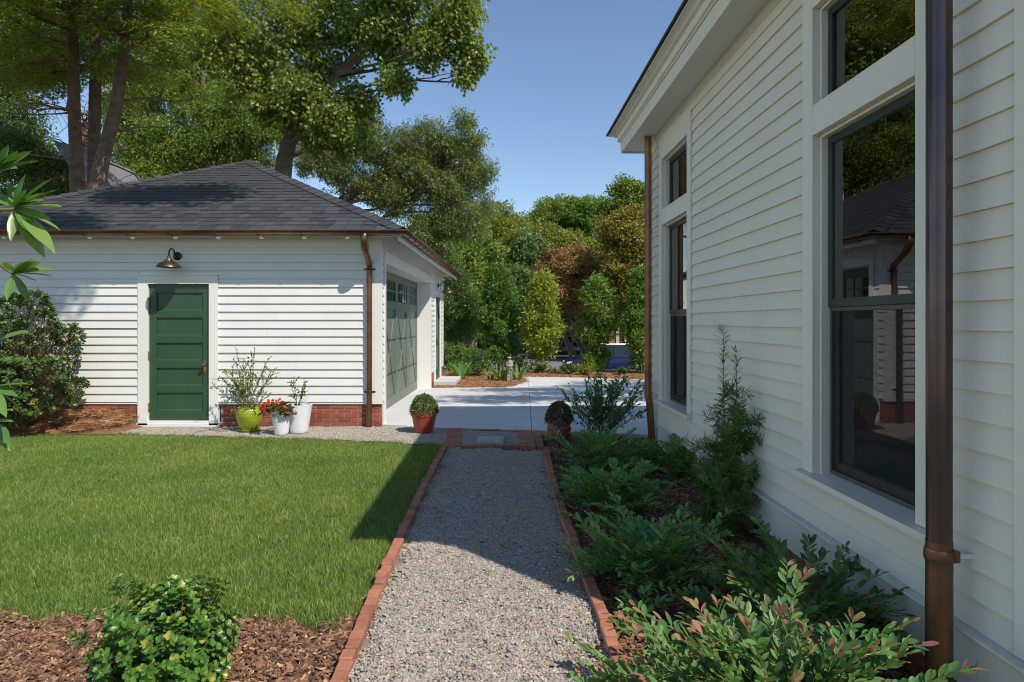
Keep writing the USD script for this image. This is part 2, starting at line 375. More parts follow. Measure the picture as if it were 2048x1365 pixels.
M["pebble"] = usdkit.material(stage, LK + "pebbles", {"gm": ("attribute", {"attribute": "tint"}), "r": ("rgb_ramp", {"ramp": [(0, (0.160, 0.144, 0.124)), (.12, (0.368, 0.320, 0.256)), (.25, (0.272, 0.256, 0.240)), (.4, (0.440, 0.368, 0.264)), (.55, (0.232, 0.232, 0.248)), (.7, (0.496, 0.448, 0.376)), (.83, (0.336, 0.272, 0.200)), (.93, (0.400, 0.240, 0.160)), (1, (0.608, 0.576, 0.512))]}),
    "p": ("principled_bsdf", {"roughness": .75})}, [("gm.fac", "r.fac"), ("r.color", "p.base_color")], surface="p.BSDF")
M["chip"] = usdkit.material(stage, LK + "bark_chips", {"gm": ("attribute", {"attribute": "tint"}), "r": ("rgb_ramp", {"ramp": [(0, (.07, .036, .022)), (.3, (.15, .074, .042)), (.6, (.235, .118, .068)), (.85, (.31, .165, .095)), (.95, (.44, .26, .14)), (1, (.62, .40, .20))]}),
    "p": ("principled_bsdf", {"roughness": .85})}, [("gm.fac", "r.fac"), ("r.color", "p.base_color")], surface="p.BSDF")
M["needle"] = usdkit.material(stage, LK + "pine_straw", {"gm": ("attribute", {"attribute": "tint"}), "r": ("rgb_ramp", {"ramp": [(0, (.16, .07, .03)), (.4, (.33, .155, .065)), (.8, (.46, .25, .11)), (1, (.58, .38, .19))]}),
    "p": ("principled_bsdf", {"roughness": .8})}, [("gm.fac", "r.fac"), ("r.color", "p.base_color")], surface="p.BSDF")
M["grass"] = leafmat("grass_blades", [(.055, .115, .014), (.10, .175, .022), (.14, .21, .032), (.22, .275, .062), (.066, .13, .016), (.42, .42, .22)], rough=.45, transl=.36, patch=((.84, .92, .80), (1.26, 1.12, 1.12)))
M["leaf_tint"] = leafmat("shrub_leaf", None, rough=.42, transl=.32, attr=True, spec=.35)
M["leaf_gloss"] = leafmat("glossy_leaf", None, rough=.34, transl=.22, attr=True, spec=.5)
M["petal"] = leafmat("petals", None, rough=.6, transl=.25, attr=True, tcol=(1.2, 1, 1))

# ================================================================== GROUND
def xy(*pp, dz=0.0):
    return [tuple(G(a, b, dz)[:2]) for a, b in pp]
single("terrain", "open ground beyond the garden running back to the trees", None, sheet(sbox(-160, -40, 160, 380), -.13), M["meadow"], kind="structure", at=(0, 0, -1.6))
lawn_far = xy((0, 865), (190, 868), (290, 869), (620, 878), (884, 890))
lawn_near = xy((708, 1240), (500, 1238), (250, 1234), (0, 1230))
pathL = spline([G(*q, .05) for q in ((896, 889), (845, 990), (790, 1113), (738, 1238), (686, 1365))], 60)
pathR = spline([G(*q, .05) for q in ((1087, 895), (1093, 934), (1152, 1115), (1195, 1230), (1238, 1358))], 60)
def extend(c, y):
    d = c[-1] - c[-4]; k = (y - c[-1, 1]) / d[1]
    e = c[-1] + d * k; e[2] = g(y) + .05
    return np.vstack([c, e])
pathL, pathR = extend(pathL, 1.2), extend(pathR, 1.2)
lawn = Polygon([(-10.5, lawn_far[0][1] + .3)] + lawn_far + [tuple(p[:2] - [.05, 0]) for p in pathL if p[1] > lawn_near[0][1]] + lawn_near + [(-10.5, lawn_near[-1][1] + .1)]).buffer(0)
single("lawn_soil", "soil under the lawn", None, sheet(lawn, -.035), M["turf"], kind="structure")
mulch_left = Polygon([(-10.5, lawn_near[-1][1] + .12)] + lawn_near[::-1] + [tuple(p[:2] - [.03, 0]) for p in pathL if p[1] < lawn_near[0][1]] + [(-10.5, 1.0)]).buffer(0)
single("mulch_bed", "brown bark mulch bed in front of the lawn", None, sheet(mulch_left, -.02), M["mulch_bed"], kind="structure")
path = Polygon([tuple(p[:2]) for p in pathL] + [tuple(p[:2]) for p in pathR[::-1]]).buffer(0)
single("gravel_path", "bed of the straight gravel path", None, sheet(path, -.004), M["gravel_bed"], kind="structure")
LBL, LBR, LTL, LTR = [np.array(q) for q in xy((891, 896), (1088, 894), (895, 859), (1080, 864))]
drive_near = xy((757, 851), (895, 858.5), (1080, 863.5), (1300, 872))
drive_far = xy((1300, 761), (1160, 756), (1041, 754), (1045, 764), (1023, 773), (1000, 775.5), (905, 776), (880, 777))
dn_r = (7.5, drive_near[-1][1] - .25)
drive = Polygon([(-2.34, 9.95), (-2.045, drive_near[0][1])] + drive_near[1:] + [dn_r, (9.0, 16.6)] + drive_far + [(-2.045, drive_far[-1][1]), (-2.34, 15.6)]).buffer(0)
gx = (G(1058, 770)[0], G(1064, 868)[0])
left_half = Polygon([(-30, 0), (gx[1] - .06, 0), (gx[1], 9.2), (gx[0], 16.5), (gx[0] + .03, 40), (-30, 40)])
dv = Thing("driveway", "pale grey concrete driveway slabs beside the garage", None, (1, 13, 0), kind="structure")
for poly in (drive.intersection(left_half.buffer(-.004)), drive.difference(left_half.buffer(.004))):
    t, b = sheet(poly, .012), None
    v, f = t
    edge = trimesh.creation.extrude_polygon(poly.simplify(.001), .10, engine="earcut")
    ev, ef = vf(edge); ev = ev.copy(); ev[:, 2] += g(ev[:, 1]) + .010 - .10
    dv.part("slab", join([(v, f), (ev, ef)]), M["concrete"])
strip = Polygon([(-5.7, 9.72), (-2.045, 9.72), (-2.045, drive_near[0][1])] + drive_near[1:2] + [tuple(LBL)] + lawn_far[::-1][:4] + [(-5.95, 9.14)]).buffer(0)
single("gravel_strip", "gravel strip between the lawn and the white garage", None, sheet(strip, .004), M["gravel_bed"], kind="structure")
landing = Polygon([LBL, LBR, LTR, LTL])
single("landing_bed", "gravel bed inside the brick landing frame", None, sheet(landing, .0), M["gravel_bed"], kind="structure")
bed_right = Polygon([tuple(p[:2] + [.03, 0]) for p in pathR] + [tuple(HW(2.2, 1.0)[:2]), tuple(HW(2.2, 8.7)[:2]), dn_r] + drive_near[::-1][:2] + [tuple(LBR)]).buffer(0)
single("house_bed", "dark bark mulch bed along the white house", None, sheet(bed_right, -.05), M["mulch_bed"], kind="structure")
island = Polygon(drive_far[2:8] + [(-2.0, 17.9), (-4.5, 18.6), (-4.5, 21.2), (9, 21.2), (9, 16.7)] + drive_far[:2]).buffer(.05)
single("straw_bed", "pine straw bed along the far edge of the driveway", None, sheet(island, -.01), M["straw_bed"], kind="structure")
gpatch = Polygon(xy((911, 764), (960, 768), (1015, 773), (1000, 776), (905, 776.5)))
def mound(x, y):
    k = np.clip((y - 9.0) / .6, 0, 1) * np.clip((-5.58 - x) / .35, 0, 1)
    return .012 + .21 * k * k * (3 - 2 * k) + .04 * k * (meshkit.noise(np.stack([x * 1.7, y * 2.3, x * 0], -1)) - .5)
strawL = Polygon([(-10.5, 9.69), (-5.62, 9.69), (-5.72, 9.40), (-6.05, 9.12), (-10.5, 9.14)]).buffer(0)
gxs, gys = np.meshgrid(np.linspace(-10.5, -5.55, 60), np.linspace(9.0, 9.70, 14), indexing="ij")
ok = shapely.contains_xy(strawL.buffer(.06), gxs, gys)
mv = np.stack([gxs, gys, mound(gxs, gys)], -1).reshape(-1, 3)
ii, jj = np.meshgrid(np.arange(59), np.arange(13), indexing="ij")
q = np.stack([ii * 14 + jj, (ii + 1) * 14 + jj, (ii + 1) * 14 + jj + 1, ii * 14 + jj + 1], -1).reshape(-1, 4)
single("straw_mound", "mound of pine straw against the left part of the garage wall", None, (mv, np.vstack([q[:, [0, 1, 2]], q[:, [0, 2, 3]]])), M["straw_bed"], kind="structure")
lot = Polygon([(-40, 27.4), (60, 27.4), (60, 66), (-40, 66)])
single("parking_area", "sunlit asphalt parking area lying lower behind the driveway", None, sheet(lot, .0), M["asphalt"], kind="structure")

# ------------------------------------------------------------------ patches scattered as stuff
rs = np.random.RandomState(7)
def instancer(path, protos, pos, rots, scales, idx, parent_mat=None):
    """protos: list of (mesh, material); rots: quaternions (w, x, y, z)"""
    pi = UsdGeom.PointInstancer.Define(stage, path)
    names = []
    for k, (m, mt) in enumerate(protos):
        n = f"{path}/cluster" + (f"_{k:03d}" if k else "")
        if isinstance(m, str):
            o = UsdGeom.Mesh.Define(stage, n); o.GetPrim().GetReferences().AddInternalReference(m)
            UsdShade.MaterialBindingAPI.Apply(o.GetPrim()).Bind(mt)
        else:
            put(n, m, mt)
        names.append(n)
    pi.CreatePrototypesRel().SetTargets([Sdf.Path(n) for n in names])
    pi.CreatePositionsAttr(Vt.Vec3fArray.FromNumpy(np.asarray(pos, np.float32)))
    pi.CreateOrientationsAttr(Vt.QuathArray([Gf.Quath(float(a), float(b), float(c), float(d)) for a, b, c, d in rots]))
    pi.CreateScalesAttr(Vt.Vec3fArray.FromNumpy(np.asarray(scales, np.float32)))
    pi.CreateProtoIndicesAttr(Vt.IntArray.FromNumpy(np.asarray(idx, np.int32)))
    return pi.GetPrim()
def qz(a):
    return np.stack([np.cos(a / 2), 0 * a, 0 * a, np.sin(a / 2)], -1)
def qmul(a, b):
    w1, x1, y1, z1 = np.moveaxis(a, -1, 0); w2, x2, y2, z2 = np.moveaxis(b, -1, 0)
    return np.stack([w1 * w2 - x1 * x2 - y1 * y2 - z1 * z2, w1 * x2 + x1 * w2 + y1 * z2 - z1 * y2, w1 * y2 - x1 * z2 + y1 * w2 + z1 * x2, w1 * z2 + x1 * y2 - y1 * x2 + z1 * w2], -1)
def qaxis(ax, a):
    ax = unit(np.asarray(ax, float)); a = np.asarray(a, float)
    return np.concatenate([np.cos(a / 2)[..., None], ax * np.sin(a / 2)[..., None]], -1)
def scatter(name, label, category, polys, step, protos, zf, jitter=.3, free=True, shrink=0.0, smin=.9, smax=1.1):
    pos = []
    for poly in polys:
        poly = poly.buffer(-shrink)
        if poly.is_empty:
            continue
        x0, y0, x1, y1 = poly.bounds
        X, Y = np.meshgrid(np.arange(x0, x1 + step, step), np.arange(y0, y1 + step, step))
        X = X + rs.uniform(-jitter, jitter, X.shape) * step; Y = Y + rs.uniform(-jitter, jitter, Y.shape) * step
        k = shapely.contains_xy(poly, X, Y)
        x, y = X[k], Y[k]
        # only what the camera can see, with a margin
        px = CX + F * x / np.maximum(y, .3)
        k = (y > 1.4) & (px > -500) & (px < 2500)
        pos.append(np.c_[x[k], y[k], zf(x[k], y[k])])
    pos = np.vstack(pos); n = len(pos)
    a = rs.uniform(0, 2 * np.pi, n) if free else rs.randint(0, 4, n) * np.pi / 2
    tilt = np.where((pos[:, 1] > 3.5) & (pos[:, 1] < 8.5), .03, 0.0)
    R = qmul(qaxis(np.tile([[1.0, 0, 0]], (n, 1)), tilt), qz(a))
    s = rs.uniform(smin, smax, n)
    p = instancer(uniq("/World", name), protos, pos, R, np.c_[s, s, s], rs.randint(0, len(protos), n))
    return tag(p, label, category, kind="stuff")
def grass_patch(n, half, hmin, hmax, seed):
    r = np.random.RandomState(seed)
    b = np.c_[r.uniform(-half, half, (n, 2)), np.zeros(n)]
    az = r.uniform(0, 2 * np.pi, n); lean = r.uniform(.02, .5, n)
    d = np.c_[np.cos(az) * lean, np.sin(az) * lean, np.ones(n)]; d = unit(d)
    side = unit(np.c_[-np.sin(az), np.cos(az), 0 * az] + r.normal(0, .5, (n, 3)) * [1, 1, 0])
    h = r.uniform(hmin, hmax, n); w = r.uniform(.0011, .0022, n)
    bend = np.c_[np.cos(az), np.sin(az), -.35 * np.ones(n)] * (h * r.uniform(.05, .45, n))[:, None]
    m = b + d * (h * .55)[:, None]; t = b + d * h[:, None] + bend
    v = np.stack([b - side * w[:, None], b + side * w[:, None], m + side * (w * .8)[:, None], m - side * (w * .8)[:, None], t], 1).reshape(-1, 3)
    f = (np.array([[0, 1, 2], [0, 2, 3], [3, 2, 4]])[None] + (np.arange(n) * 5)[:, None, None]).reshape(-1, 3)
    return v, f
ICO = trimesh.creation.icosphere(0, 1.0)
def pebbles(n, half, rmin, rmax, seed):
    r = np.random.RandomState(seed); iv, if_ = np.asarray(ICO.vertices), np.asarray(ICO.faces)
    rad = rmin + (rmax - rmin) * r.rand(n) ** 1.6
    sc = np.c_[rad * r.uniform(.8, 1.5, n), rad * r.uniform(.7, 1.05, n), rad * r.uniform(.45, .75, n)]
    v = iv[None] * sc[:, None] * (1 + r.uniform(-.18, .18, (n, len(iv), 1)))
    a = r.uniform(0, 2 * np.pi, n); c, s_ = np.cos(a), np.sin(a); t = r.normal(0, .35, n); ct, st = np.cos(t), np.sin(t)
    x, y, z = v[..., 0], v[..., 1], v[..., 2]
    x, z = x * ct[:, None] + z * st[:, None], -x * st[:, None] + z * ct[:, None]
    x, y = x * c[:, None] - y * s_[:, None], x * s_[:, None] + y * c[:, None]
    v = np.stack([x, y, z], -1) + np.c_[r.uniform(-half, half, (n, 2)), r.uniform(0, .012, n)][:, None]
    return v.reshape(-1, 3), (if_[None] + (np.arange(n) * len(iv))[:, None, None]).reshape(-1, 3)
def chips(n, half, seed, lmin=.018, lmax=.06):
    r = np.random.RandomState(seed)
    L = r.uniform(lmin, lmax, n); W = L * r.uniform(.18, .45, n); T = r.uniform(.002, .006, n)
    c = np.array([(-1, -1, -1), (1, -1, -1), (1, 1, -1), (-1, 1, -1), (-1, -1, 1), (1, -1, 1), (1, 1, 1), (-1, 1, 1)], float) * .5
    v = c[None] * np.stack([L, W, T], 1)[:, None] * (1 + r.uniform(-.35, .35, (n, 8, 3)))
    v[..., 2] += (v[..., 0] ** 2) * r.uniform(-6, 6, (n, 1))
    a, t, u = r.uniform(0, 2 * np.pi, n)[:, None], r.normal(0, .33, n)[:, None], r.normal(0, .4, n)[:, None]
    x, y, z = v[..., 0], v[..., 1], v[..., 2]
    y, z = y * np.cos(u) - z * np.sin(u), y * np.sin(u) + z * np.cos(u)
    x, z = x * np.cos(t) + z * np.sin(t), -x * np.sin(t) + z * np.cos(t)
    x, y = x * np.cos(a) - y * np.sin(a), x * np.sin(a) + y * np.cos(a)
    v = np.stack([x, y, z], -1) + np.c_[r.uniform(-half, half, (n, 2)), r.uniform(.002, .022, n)][:, None]
    return v.reshape(-1, 3), (BF[None] + (np.arange(n) * 8)[:, None, None]).reshape(-1, 3)
def needles(n, half, seed):
    r = np.random.RandomState(seed)
    out = []
    a = r.uniform(0, 2 * np.pi, n); L = r.uniform(.08, .20, n); w = r.uniform(.0012, .0024, n)
    c = np.c_[r.uniform(-half, half, (n, 2)), r.uniform(.004, .04, n)]
    d = np.c_[np.cos(a), np.sin(a), r.normal(0, .22, n)]; sd = np.c_[-np.sin(a), np.cos(a), r.normal(0, .8, n)]
    bow = r.normal(0, .12, n)
    p0, p1, pm = c - d * (L / 2)[:, None], c + d * (L / 2)[:, None], c + sd * (L * bow)[:, None] * [1, 1, .2]
    s_ = sd * w[:, None]
    v = np.stack([p0 - s_, p0 + s_, pm + s_, pm - s_, p1], 1).reshape(-1, 3)
    return v, (np.array([[0, 1, 2], [0, 2, 3], [3, 2, 4]])[None] + (np.arange(n) * 5)[:, None, None]).reshape(-1, 3)
scatter("grass", "mown green lawn grass between the gravel path and the garage", "grass", [lawn], .125, [((*grass_patch(420, .125, .030, .075, k), 5), M["grass"]) for k in range(5)], lambda x, y: g(y) - .035, shrink=.02)
near_gravel = path.intersection(sbox(-5, 0, 5, 6.2)); far_gravel = path.difference(sbox(-5, 0, 5, 6.2))
scatter("gravel", "loose tan and grey pebbles of the path and the strip by the garage", "gravel", [path, strip, landing.buffer(-.1), gpatch], .125, [((*pebbles(300, .10, .0045, .0098, k), 12), M["pebble"]) for k in range(5)], lambda x, y: g(y) + .0, jitter=.3, shrink=.03)
scatter("bark_mulch", "reddish brown bark chips in the bed before the lawn and in the bed along the house", "mulch", [mulch_left, bed_right], .19, [((*chips(300, .13, k, .008, .046), 8), M["chip"]) for k in range(4)], lambda x, y: g(y) + np.where(x < 0, -.02, -.05), shrink=.02)
scatter("pine_straw", "rusty pine straw spread by the garage wall and along the far driveway edge", "pine straw", [strawL, island], .16, [((*needles(190, .16, k), 5), M["needle"]) for k in range(4)],
        lambda x, y: np.where(y < 10.5, mound(x, y), g(y) - .01), shrink=.03)

# ------------------------------------------------------------------ brick edgings and the landing
def edging(name, label, line, side):
    """soldier bricks set on end along a line; side: -1 the bricks stand left of it, +1 right"""
    c = line[:, :2]; s_ = np.r_[0, np.cumsum(np.linalg.norm(np.diff(c, axis=0), axis=1))]
    t = Thing(name, label, "brick edging", (line[0, 0], line[0, 1], 0))
    n = int(s_[-1] / .098); r = np.random.RandomState(5 + side)
    for k in range(n):
        m = (k + .5) * .098
        x, y = np.interp(m, s_, c[:, 0]), np.interp(m, s_, c[:, 1])
        x2, y2 = np.interp(m + .03, s_, c[:, 0]), np.interp(m + .03, s_, c[:, 1])
        ang = math.degrees(math.atan2(y2 - y, x2 - x)) + r.normal(0, 1.6)
        z = g(y) + .052 + r.normal(0, .005)
        b = cbox(-.0465, .0465, (-.034 if side > 0 else -.034), .034, -.10, 0, .005)
        v = b[0] + r.normal(0, .0012, b[0].shape)
        v = rotz((v, b[1]), ang)[0] + [x + side * .034 + r.normal(0, .003), y, z]
        v[:, 2] += (v[:, 1] - y) * (.03 if 3.5 < y < 8.5 else 0)
        t.part("brick", (v, b[1]), M["paver"])
    return t
edging("path_edging", "row of red bricks set on end along the lawn side of the gravel path", pathL, -1)
edging("path_edging", "row of red bricks set on end between the gravel path and the house bed", pathR, 1)
ld = Thing("brick_landing", "frame of red bricks laid flat around a gravel square where the path meets the driveway", "brick landing", (LBL[0], LBL[1], 0))
def lp(u, v, z=0.0):
    """metres across and deep within the landing"""
    W, D = np.linalg.norm(LBR - LBL), np.linalg.norm(LTL - LBL)
    a, b = u / W, v / D
    p = (1 - a) * (1 - b) * LBL + a * (1 - b) * LBR + a * b * LTR + (1 - a) * b * LTL
    return np.array([p[0], p[1], g(p[1]) + z])
LW, LD = np.linalg.norm(LBR - LBL), np.linalg.norm(LTL - LBL)
rl = np.random.RandomState(3)
def flat_brick(u0, u1, v0, v1):
    b = cbox(u0 + .003, u1 - .003, v0 + .003, v1 - .003, -.04, .022 + rl.normal(0, .0025), .004)
    ld.part("brick", (np.array([lp(*p) for p in b[0]]), b[1]), M["paver"])
nr = int(LD / .1)
for k in range(1, nr - 1):
    for u0, u1 in ((0, .2), (LW - .30, LW - .10)):
        flat_brick(u0, u1, k * LD / nr, (k + 1) * LD / nr)
for k in range(int(LD / .2)):
    d = LD / int(LD / .2); flat_brick(LW - .09, LW, k * d, (k + 1) * d)
nc = int((LW - .1) / .1); wc = (LW - .1) / nc
for k in range(nc):
    flat_brick(k * wc, (k + 1) * wc, 0, LD / nr); flat_brick(k * wc, (k + 1) * wc, LD - LD / nr, LD)
st = cbox(-.17, .17, -.15, .15, -.03, .03, .006)
sp = G(981, 881, .02)
single("paving_stone", "small pale square paving stone in the gravel of the brick landing", "paving stone", move(st, sp), M["pale_stone"])
ed = [(-6.02, 9.08), (-5.86, 9.36), (-5.66, 9.63)]
t = Thing("bed_edging", "short line of red bricks between pine straw and gravel left of the green door", "brick edging", (*ed[1], 0))
for k in range(2):
    a, b = np.array(ed[k]), np.array(ed[k + 1]); n = max(1, int(np.linalg.norm(b - a) / .2))
    for i in range(n):
        m = a + (b - a) * (i + .5) / n; an = math.degrees(math.atan2(*(b - a)[::-1]))
        t.part("brick", move(rotz(cbox(-.095, .095, -.045, .045, -.04, .035, .005), an), (*m, 0)), M["paver"])

# ================================================================== GARAGE
GX0, GX1, GY0, GY1 = -8.625, -2.045, 9.70, 17.84
ga = Thing("garage", "white clapboard garage with a dark slate hip roof, copper gutters and a green side door", "garage", (GX1, GY0, 0))
DX0, DX1, DZ1 = -5.493, -4.582, 2.13          # the green door
OY0, OY1, OZ1 = 9.98, 15.12, 2.47             # the wide door opening
SX0, SX1 = 16.11, 17.15                       # the narrow side door
wall = [box(GX0, DX0 - .01, GY0 + .004, GY0 + .11, .33, 3.05), box(DX1 + .01, GX1 - .004, GY0 + .004, GY0 + .11, .33, 3.05), box(DX0 - .01, DX1 + .01, GY0 + .004, GY0 + .11, DZ1 + .02, 3.05),
        box(GX1 - .11, GX1 - .004, GY0 + .11, OY0 - .02, .33, 3.05), box(GX1 - .11, GX1 - .004, OY0 - .02, OY1 + .02, OZ1 + .02, 3.05), box(GX1 - .11, GX1 - .004, OY1 + .02, SX0 - .01, .33, 3.05),
        box(GX1 - .11, GX1 - .004, SX0 - .01, SX1 + .01, 2.2, 3.05), box(GX1 - .11, GX1 - .004, SX1 + .01, GY1, .33, 3.05),
        box(GX0 + .001, GX1 - .11, GY1 - .1, GY1, .0, 3.05), box(GX0 - .001, GX0 + .1, GY0 + .11, GY1 - .1, .0, 3.05)]
ga.part("wall", join(wall), M["trim"])
ga.part("floor_slab", box(GX0 + .1, GX1 - .3, GY0 + .12, GY1 - .1, -.1, .03), M["concrete"])
def lap_x(x0, x1, y, z, e, lap=.022):
    """lap board on a wall facing -y"""
    return prism([(y - .032, z), (y - .007, z + e + lap), (y + .003, z + e + lap), (y + .003, z)], "x", x0, x1)
def lap_y(y0, y1, x, z, e, sgn, lap=.022):
    """lap board on a wall facing sgn*x"""
    return prism([(x + sgn * .032, z), (x + sgn * .007, z + e + lap), (x - sgn * .003, z + e + lap), (x - sgn * .003, z)], "y", y0, y1)
rb = np.random.RandomState(11)
EX = .1223
for k in range(19):
    z = .376 + k * EX
    e = min(EX, 2.70 - z)
    top = z + e > DZ1 + .17
    segs = [(GX0, GX1 - .135)] if z > DZ1 + .14 else [(GX0, -5.645), (-4.445, GX1 - .135)]
    for a, b in segs:
        if b - a > 2.2 and rb.rand() < .55:
            m = rb.uniform(a + .5, b - .4)
            cut = [(a, m - .0012), (m + .0012, b)]
        else:
            cut = [(a, b)]
        for c, d in cut:
            ga.part("siding_board", lap_x(c, d, GY0 + rb.normal(0, .0006), z, e), M["siding"])
    for a, b in ((9.73, 9.865), (15.265, 15.965), (17.30, 17.73)):
        ga.part("siding_board", lap_y(a, b, GX1, z, e, 1), M["siding"])
ga.part("corner_board", cbox(GX1 - .134, GX1 + .038, GY0 - .038, GY0 + .028, .345, 2.95, .003), M["trim"])
ga.part("corner_board", cbox(GX1 - .05, GX1 + .028, GY1 - .11, GY1 + .02, .345, 2.95, .003), M["trim"])
ga.part("frieze_board", cbox(GX0, GX1 - .136, GY0 - .024, GY0 + .003, 2.702, 3.02, .003), M["trim"])
ga.part("frieze_board", cbox(GX1 - .003, GX1 + .024, GY0 + .03, GY1 - .112, 2.702, 3.02, .003), M["trim"])
for a, b in ((GX0, -5.645), (-4.445, GX1 - .136)):
    ga.part("water_drip", box(a, b, GY0 - .022, GY0, .345, .374), M["trim"])
ga.part("water_drip", box(GX1, GX1 + .022, 15.27, 15.96, .345, .374), M["trim"])
# foundation
fd = ga.part("foundation", join([box(GX0, DX0 - .16, GY0 + .005, GY0 + .1, -.2, .343), box(DX1 + .16, GX1 - .005, GY0 + .005, GY0 + .1, -.2, .343), box(GX1 - .1, GX1 - .005, GY0 + .1, 9.86, -.2, .343),
                                 box(GX1 - .1, GX1 - .005, 15.27, 15.96, -.2, .343), box(GX1 - .1, GX1 - .005, 17.3, GY1, -.2, .343)]), M["mortar"])
for k in range(6):
    z0 = .343 - (k + 1) * .0677
    for x0, x1 in ((GX0, DX0 - .165), (DX1 + .165, GX1)):
        x = x1 + (.0 if k % 2 else .106)
        while x > x0:
            a, b = max(x - .203, x0), min(x, x1)
            if b - a > .04 and not (k > 2 and x1 < -5):
                j = rb.uniform(-.0015, .0015, 2)
                ga.part("brick", cbox(a, b, GY0 - .004 + j[0], GY0 + .05, z0 + (.001 if k else .0), z0 + .0577, .003), M["brick"], parent=fd)
            x -= .213
    for y0, y1 in ((GY0 + .055, 9.86), (15.27, 15.96), (17.32, GY1)):
        y = y0
        while y < y1:
            if min(y + .203, y1) - y > .03:
                ga.part("brick", cbox(GX1 - .05, GX1 + .004, y, min(y + (.203 if k % 2 else .096), y1), z0, z0 + .0577, .003), M["brick"], parent=fd)
            y += .213 if k % 2 else .106
# door casing and door
ga.part("door_casing", join([cbox(-5.643, DX0, GY0 - .040, GY0 + .03, .03, DZ1, .003), cbox(DX1, -4.447, GY0 - .040, GY0 + .03, .03, DZ1, .003), cbox(-5.643, -4.447, GY0 - .040, GY0 + .03, DZ1 + .001, 2.262, .003),
                             cbox(-5.66, -4.43, GY0 - .052, GY0 + .03, 2.263, 2.285, .003)]), M["trim"])
ga.part("threshold", join([cbox(DX0 + .001, DX1 - .001, GY0 - .03, GY0 + .1, .065, .095, .003), cbox(-5.66, -4.42, GY0 - .04, GY0 + .1, .0, .0645, .004)]), M["trim"])
u = 2.035 / 790; zt = DZ1 - .004
pz = [(zt - u * (b - 375), zt - u * (a - 375)) for a, b in ((422, 525), (566, 670), (712, 815), (857, 960), (1001, 1105))]
d0, d1 = DX0 + .004, DX1 - .004
sx0, sx1 = d0 + .108, d1 - .108
rails = [cbox(d0, sx0, GY0 + .004, GY0 + .048, .098, zt, .002), cbox(sx1, d1, GY0 + .004, GY0 + .048, .098, zt, .002)]
zz = [zt] + [v for a, b in pz for v in (b, a)] + [.098]
for k in range(0, len(zz), 2):
    rails.append(box(sx0, sx1, GY0 + .005, GY0 + .048, zz[k + 1], zz[k]))
dr = ga.part("door", join(rails), M["green"], label="dark green five panel wooden door")
for a, b in pz:
    ga.part("panel", join([box(sx0, sx1, GY0 + .028, GY0 + .04, a, b)] + [prism([(GY0 + .0055, a), (GY0 + .0279, a), (GY0 + .0279, a + .020)], "x", sx0, sx1), prism([(GY0 + .0055, b), (GY0 + .0279, b - .02), (GY0 + .0279, b)], "x", sx0, sx1)]), M["green"], parent=dr)
for z in (1.84, 1.07, .30):
    ga.part("hinge", cbox(DX0 - .008, DX0 + .014, GY0 - .036, GY0 + .003, z - .06, z + .06, .002), M["brass"], parent=dr)
lx, lz = -4.655, .90
pl = ga.part("lock_plate", prism([(lx + .028 * math.sin(a) * (1 if abs(math.cos(a)) < .8 else .7), lz + .10 * math.cos(a)) for a in np.linspace(0, 2 * np.pi, 20, endpoint=False)], "y", GY0 - .008, GY0 + .006), M["copper_bright"], parent=dr)
kn = lathe([(.0, .075), (.018, .073), (.029, .06), (.029, .05), (.018, .04), (.009, .032), (.009, .0)], n=16)
kv = np.c_[kn[0][:, 0] + lx, GY0 - kn[0][:, 2], kn[0][:, 1] + lz + .03]
ga.part("knob", (kv, kn[1][:, ::-1]), M["copper"], parent=dr, smooth=40)
# wide door
XD = -2.32
ga.part("door_casing", join([cbox(GX1 - .003, GX1 + .039, 9.867, OY0, .0, OZ1, .003), cbox(GX1 - .003, GX1 + .039, OY1, 15.262, .0, OZ1, .003), cbox(GX1 - .003, GX1 + .039, 9.867, 15.262, OZ1 + .001, 2.60, .003),
                             cbox(GX1 - .003, GX1 + .048, 9.85, 15.28, 2.601, 2.63, .003)]), M["trim"])
ga.part("door_jamb", join([box(XD - .06, GX1 - .003, OY1, OY1 + .02, .0, OZ1 + .02), box(XD - .06, GX1 - .003, OY0 - .02, OY0, .0, OZ1 + .02), box(XD - .06, GX1 - .003, OY0, OY1, OZ1 + .001, OZ1 + .02)]), M["trim"])
SW = (OY1 - OY0) / 4
gd = ga.part("overhead_door", box(XD - .05, XD - .018, OY0 + .003, OY1 - .003, .012, OZ1 - .004), M["gdoor"], label="wide grey green carriage style overhead door with small panes")
